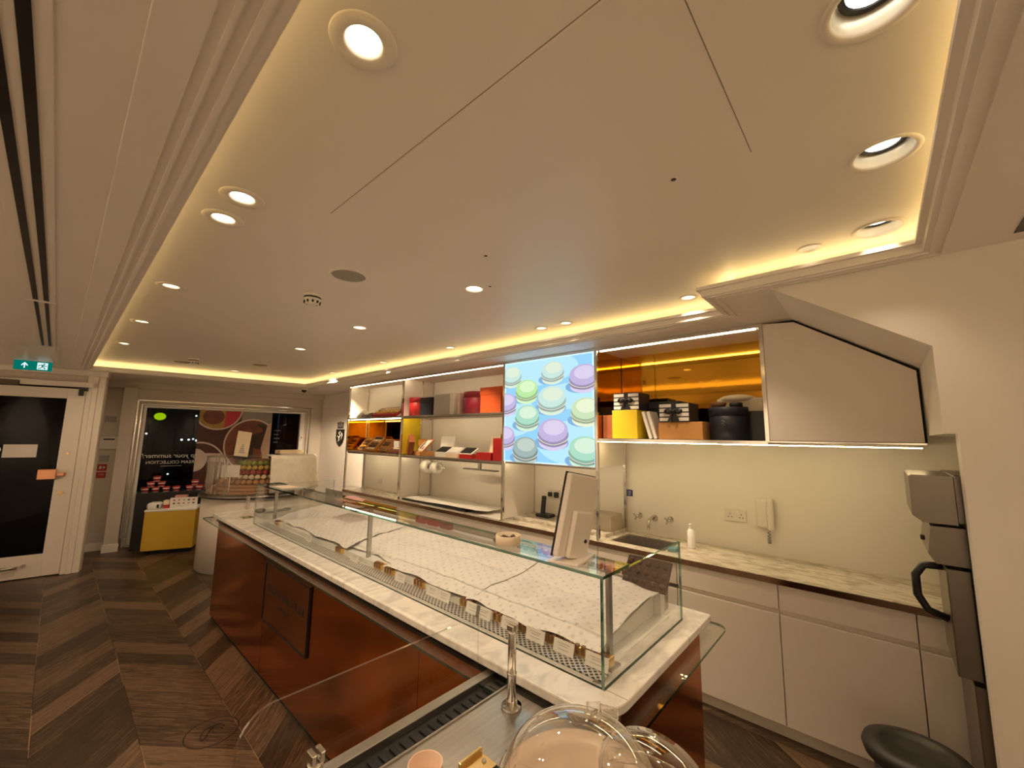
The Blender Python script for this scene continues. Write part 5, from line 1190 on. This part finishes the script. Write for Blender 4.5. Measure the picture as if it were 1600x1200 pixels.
gpts = [(1.047, 0.50), (1.047, 1.082), (0.40, 1.088)] + [(0.40 - 0.07 * math.sin(a), 1.018 + 0.07 * math.cos(a)) for a in [i * PI / 16 for i in range(1, 9)]] + [(0.33, 0.50)]
Y0, Y1 = 1.076 - 0.22, 1.084 - 0.22; nn = len(gpts); Pg = lambda p, y: (p[0] - 0.15, y, p[1])
m.m(0).face([Pg(p, Y0) for p in gpts]); m.m(0).face([Pg(p, Y1) for p in gpts[::-1]])
for i in range(nn): a, b = gpts[i], gpts[(i + 1) % nn]; m.m(1).face([Pg(a, Y0), Pg(b, Y0), Pg(b, Y1), Pg(a, Y1)])
m.build('glass_guard', [MGLASS, MACRYL], ic)
for x, lab in ((0.99, 'chrome guard post standing on the steel counter by the marble edge'), (0.375, 'chrome guard post standing at the left end of the steel counter')):
    t = thing('guard_post', lab, 'post', (x, 0.873 if x > 0.9 else 0.80, 0.9005), group='chrome posts on the steel counter')
    m = MB(); m.lathe([(0, 0), (0.030, 0), (0.030, 0.008), (0.018, 0.010), (0.0165, 0.022), (0, 0.022)], n=28); m.build('flange', MCHROME, t)
    m = MB()
    for sx in (-0.023, 0.023): m.cyl((sx, 0.006, 0.008), (sx, 0.006, 0.012), 0.006, n=12)
    m.build('screws', MSTEELD, t)
    m = MB(); m.lathe([(0, 0.02), (0.0135, 0.02), (0.0135, 0.090), (0.0155, 0.092), (0.0155, 0.098), (0.0125, 0.100), (0.0125, 0.205), (0.014, 0.207), (0.014, 0.214), (0, 0.214)], n=24); m.build('tube', MCHROME, t)
    m = MB(); m.box((-0.012, -0.013, 0.2145), (-0.003, 0.013, 0.232), 0.002); m.box((0.003, -0.013, 0.2145), (0.012, 0.013, 0.232), 0.002); m.build('clamp', MCHROME, t)
t = thing('paper_cup', 'empty pale pink paper cup standing on the steel counter', 'cup', (0.624, 0.802, 0.9005))
MB().lathe([(0, 0.003), (0.026, 0.003), (0.036, 0.078), (0.0375, 0.080), (0.039, 0.078), (0.0385, 0.075), (0.028, 0), (0, 0)], n=36).build('cup', mat('pink_paper', (0.80, 0.60, 0.46), 0.55), t)
# clear domed topping dispenser
td = thing('topping_dispenser', 'clear domed acrylic tub with a cream lining on the steel counter, front centre', 'dispenser', (0.79, 0.51, 0.9005))
m = MB(); m.lathe([(0.135, 0.0), (0.152, 0.06), (0.155, 0.10), (0.150, 0.10), (0.120, 0.085), (0.108, 0.03), (0, 0.02)], n=40); m.build('lining', mat('cream_lining', (0.74, 0.60, 0.48), 0.35, var=0.05), td)
MB().lathe([(0, 0.021), (0.105, 0.035), (0.0, 0.036)], n=32).build('contents', mat('brown_topping', (0.16, 0.10, 0.07), 0.6, bump=0.5, bscale=80), td)
dome = [(0.158 * math.cos(a), 0.10 + 0.112 * math.sin(a)) for a in [i * PI / 2 / 12 for i in range(13)]]; dome[-1] = (0, dome[-1][1])
MB().lathe([(0.160, 0.09)] + dome, n=48).build('dome', MACRYL, td)
m = MB(); m.lathe([(0.154, 0.088), (0.166, 0.09), (0.168, 0.104), (0.160, 0.108), (0.153, 0.100), (0.154, 0.088)], n=48); m.build('rim', MACRYL, td)
m = MB(); m.lathe([(0.095, -0.01), (0.115, 0.0), (0.120, 0.02), (0.10, 0.05), (0.05, 0.07), (0, 0.075)], n=36, M=T(0.095, -0.115, 0.085) @ RX(0.25)); m.build('side_lid', MACRYL, td)
m = MB(); m.sphere((0.146, -0.098, 0.150), 0.013, n=16); m.cyl((0.135, -0.10, 0.135), (0.146, -0.098, 0.148), 0.005); m.build('ball_knob', MCHROME, td)
m = MB(); m.tube([(0.02, -0.06, 0.17), (0.06, -0.11, 0.165), (0.085, -0.16, 0.15), (0.09, -0.20, 0.13)], 0.012, 10); m.sphere((0.09, -0.20, 0.13), 0.018, n=14); m.build('scoop_handle', MACRYL, td)
m = MB(); m.cyl((0.055, -0.015, 0.205), (0.075, -0.05, 0.20), 0.022, n=20); m.cyl((0.05, -0.01, 0.2), (0.06, 0.0, 0.225), 0.016, n=16); m.build('hinge', MACRYL, td)
m = MB(); m.box((-0.17, 0.115, 0.03), (-0.08, 0.20, 0.10), 0.006, None); m.build('hinge_block', MBLACK, td)
m = MB(); m.box((-0.15, 0.195, 0.06), (-0.085, 0.203, 0.115), 0.002); m.box((-0.15, 0.15, 0.1005), (-0.085, 0.203, 0.104), 0.001); m.build('brass_plate', MGOLDPL, td)
m = MB()
for x in (-0.14, -0.10): m.sphere((x, 0.175, 0.105), 0.005, n=8)
m.build('screws', MSTEEL, td)

# ---- floor mark, bin and steel machine
t = thing('floor_decal', 'oval dark outline decal with a scribbled emblem on the wooden floor', 'decal', (0.775, 2.97, 0.0005))
m = MB(); m.lathe([(0.125, 0), (0.133, 0), (0.133, 0.0006), (0.125, 0.0006), (0.125, 0)], n=48); m.build('ring', mat('decal_ink', (0.025, 0.014, 0.008), 0.5), t)
m = MB(); m.tube([(0.06 * math.cos(a), 0.05 * math.sin(1.7 * a), 0.0008) for a in [i * 0.3 for i in range(20)]], 0.003, 4); m.build('emblem', bpy.data.materials['decal_ink'], t)
t = thing('bin', 'black lidded bin on the floor in front of the white cabinets at the right', 'bin', (2.475, -0.022, 0))
MB().lathe([(0, 0), (0.10, 0), (0.128, 0.40), (0, 0.40)], n=36, sy=1.1).build('body', MBLACK, t)
MB().lathe([(0.128, 0.395), (0.15, 0.40), (0.158, 0.43), (0.150, 0.452), (0.10, 0.462), (0.098, 0.458), (0.07, 0.464), (0.068, 0.461), (0.03, 0.466), (0, 0.466)], n=40, sy=1.1).build('lid', mat('bin_lid_black', (0.022, 0.021, 0.020), 0.45), t)
sm = thing('steel_machine', 'tall stainless steel machine with a black loop handle beside the right wall', 'machine', (2.42, -0.19, 0))
def XB(name, a, b, m, bev=0.004): o = Vector((2.42, -0.19, 0)); return box1(name, Vector(a) - o, Vector(b) - o, m, sm, bev)
XB('lower_body', (2.44, -0.70, 0.0), (2.90, -0.205, 0.78), MSTEELM)
XB('upright', (2.43, -0.70, 0.781), (2.88, -0.235, 1.38), MSTEELM)
XB('head', (2.42, -0.70, 1.381), (2.88, -0.215, 1.57), MSTEELM)
m = MB(); m.prism([(-0.024, 1.375), (0.075, 1.375), (0.105, 1.40), (0.105, 1.56), (0.095, 1.566), (-0.024, 1.566)], 0.0, 0.42, PX); m.build('head_cover', MSTEELM, sm)
m = MB(); m.prism([(-0.044, 1.215), (0.05, 1.215), (0.07, 1.25), (0.055, 1.362), (-0.044, 1.362)], 0.012, 0.40, PX); m.build('control_box', MSTEELM, sm)
XB('knob', (2.50, -0.119, 1.29), (2.53, -0.105, 1.31), MBLACK)
XB('door', (2.435, -0.234, 0.80), (2.80, -0.165, 1.20), MSTEELM)
XB('door_gap', (2.432, -0.262, 0.79), (2.80, -0.2345, 1.21), MBLACK, 0.001)
m = MB(); hp = [(0.10, 0.027, 1.19), (0.10, 0.085, 1.185), (0.10, 0.112, 1.14), (0.10, 0.112, 1.06), (0.10, 0.085, 1.005), (0.10, 0.027, 0.985)]; m.tube(hp, 0.015, 10); m.build('loop_handle', MBLACK, sm)
t = thing('plastic_bag', 'crumpled clear plastic bag on the floor between the bin and the machine', 'bag', (2.39, -0.215, 0.0))
m = MB(); m.sphere((0.0, 0.03, 0.14), 0.05, (0.7, 0.8, 2.6), 14)
for v in m.bm.verts: v.co *= 1 + 0.12 * math.sin(v.co.z * 60 + v.co.y * 90)
m.build('bag', MACRYL, t)

# ---- pieces of parts go one level deeper
SUB = {'screws': ('flange', 'hinge_block'), 'clamp': ('tube',), 'lens': ('reflector',), 'baffle': ('reflector',), 'insert': ('box_lid',), 'picture': ('box_lid', 'frame'), 'pin_holes': ('plate',), 'switch': ('plate',), 'plug': ('plate',),
       'lettering': ('blue_field', 'plate', 'board', 'card'), 'sweet_row': ('tray',), 'chocolates': ('tray',), 'embossed_domes': ('tray',), 'topping': ('body',), 'drain': ('basin',), 'slot': ('frame', 'body'), 'knob': ('control_box',),
       'loop_handle': ('door',), 'running_figure': ('symbols',), 'print': ('board', 'cover', 'sheet'), 'label_band': ('tub',), 'drawing': ('board',), 'cross_handle': ('body',), 'vents': ('dome',), 'brass_plate': ('hinge_block',),
       'symbol': ('plate',), 'display': ('plate',), 'lion': ('shield',), 'pages': ('cover',), 'back_cover': ('housing',), 'logo': ('box_body',), 'white_stripes': ('box_body',), 'ribbon_bow': ('box_body',), 'diffuser': ('channel',), 'marble_joint': ('marble_top',), 'grille_bars': ('groove',)}
stem = lambda n: n.split('.')[0]
for root in [o for o in S.objects if o.type == 'EMPTY']:
    kids = {stem(c.name): c for c in root.children}
    for c in list(root.children):
        for p in SUB.get(stem(c.name), ()):
            if p in kids and kids[p] is not c and kids[p].type == 'MESH':
                c.parent = kids[p]; break
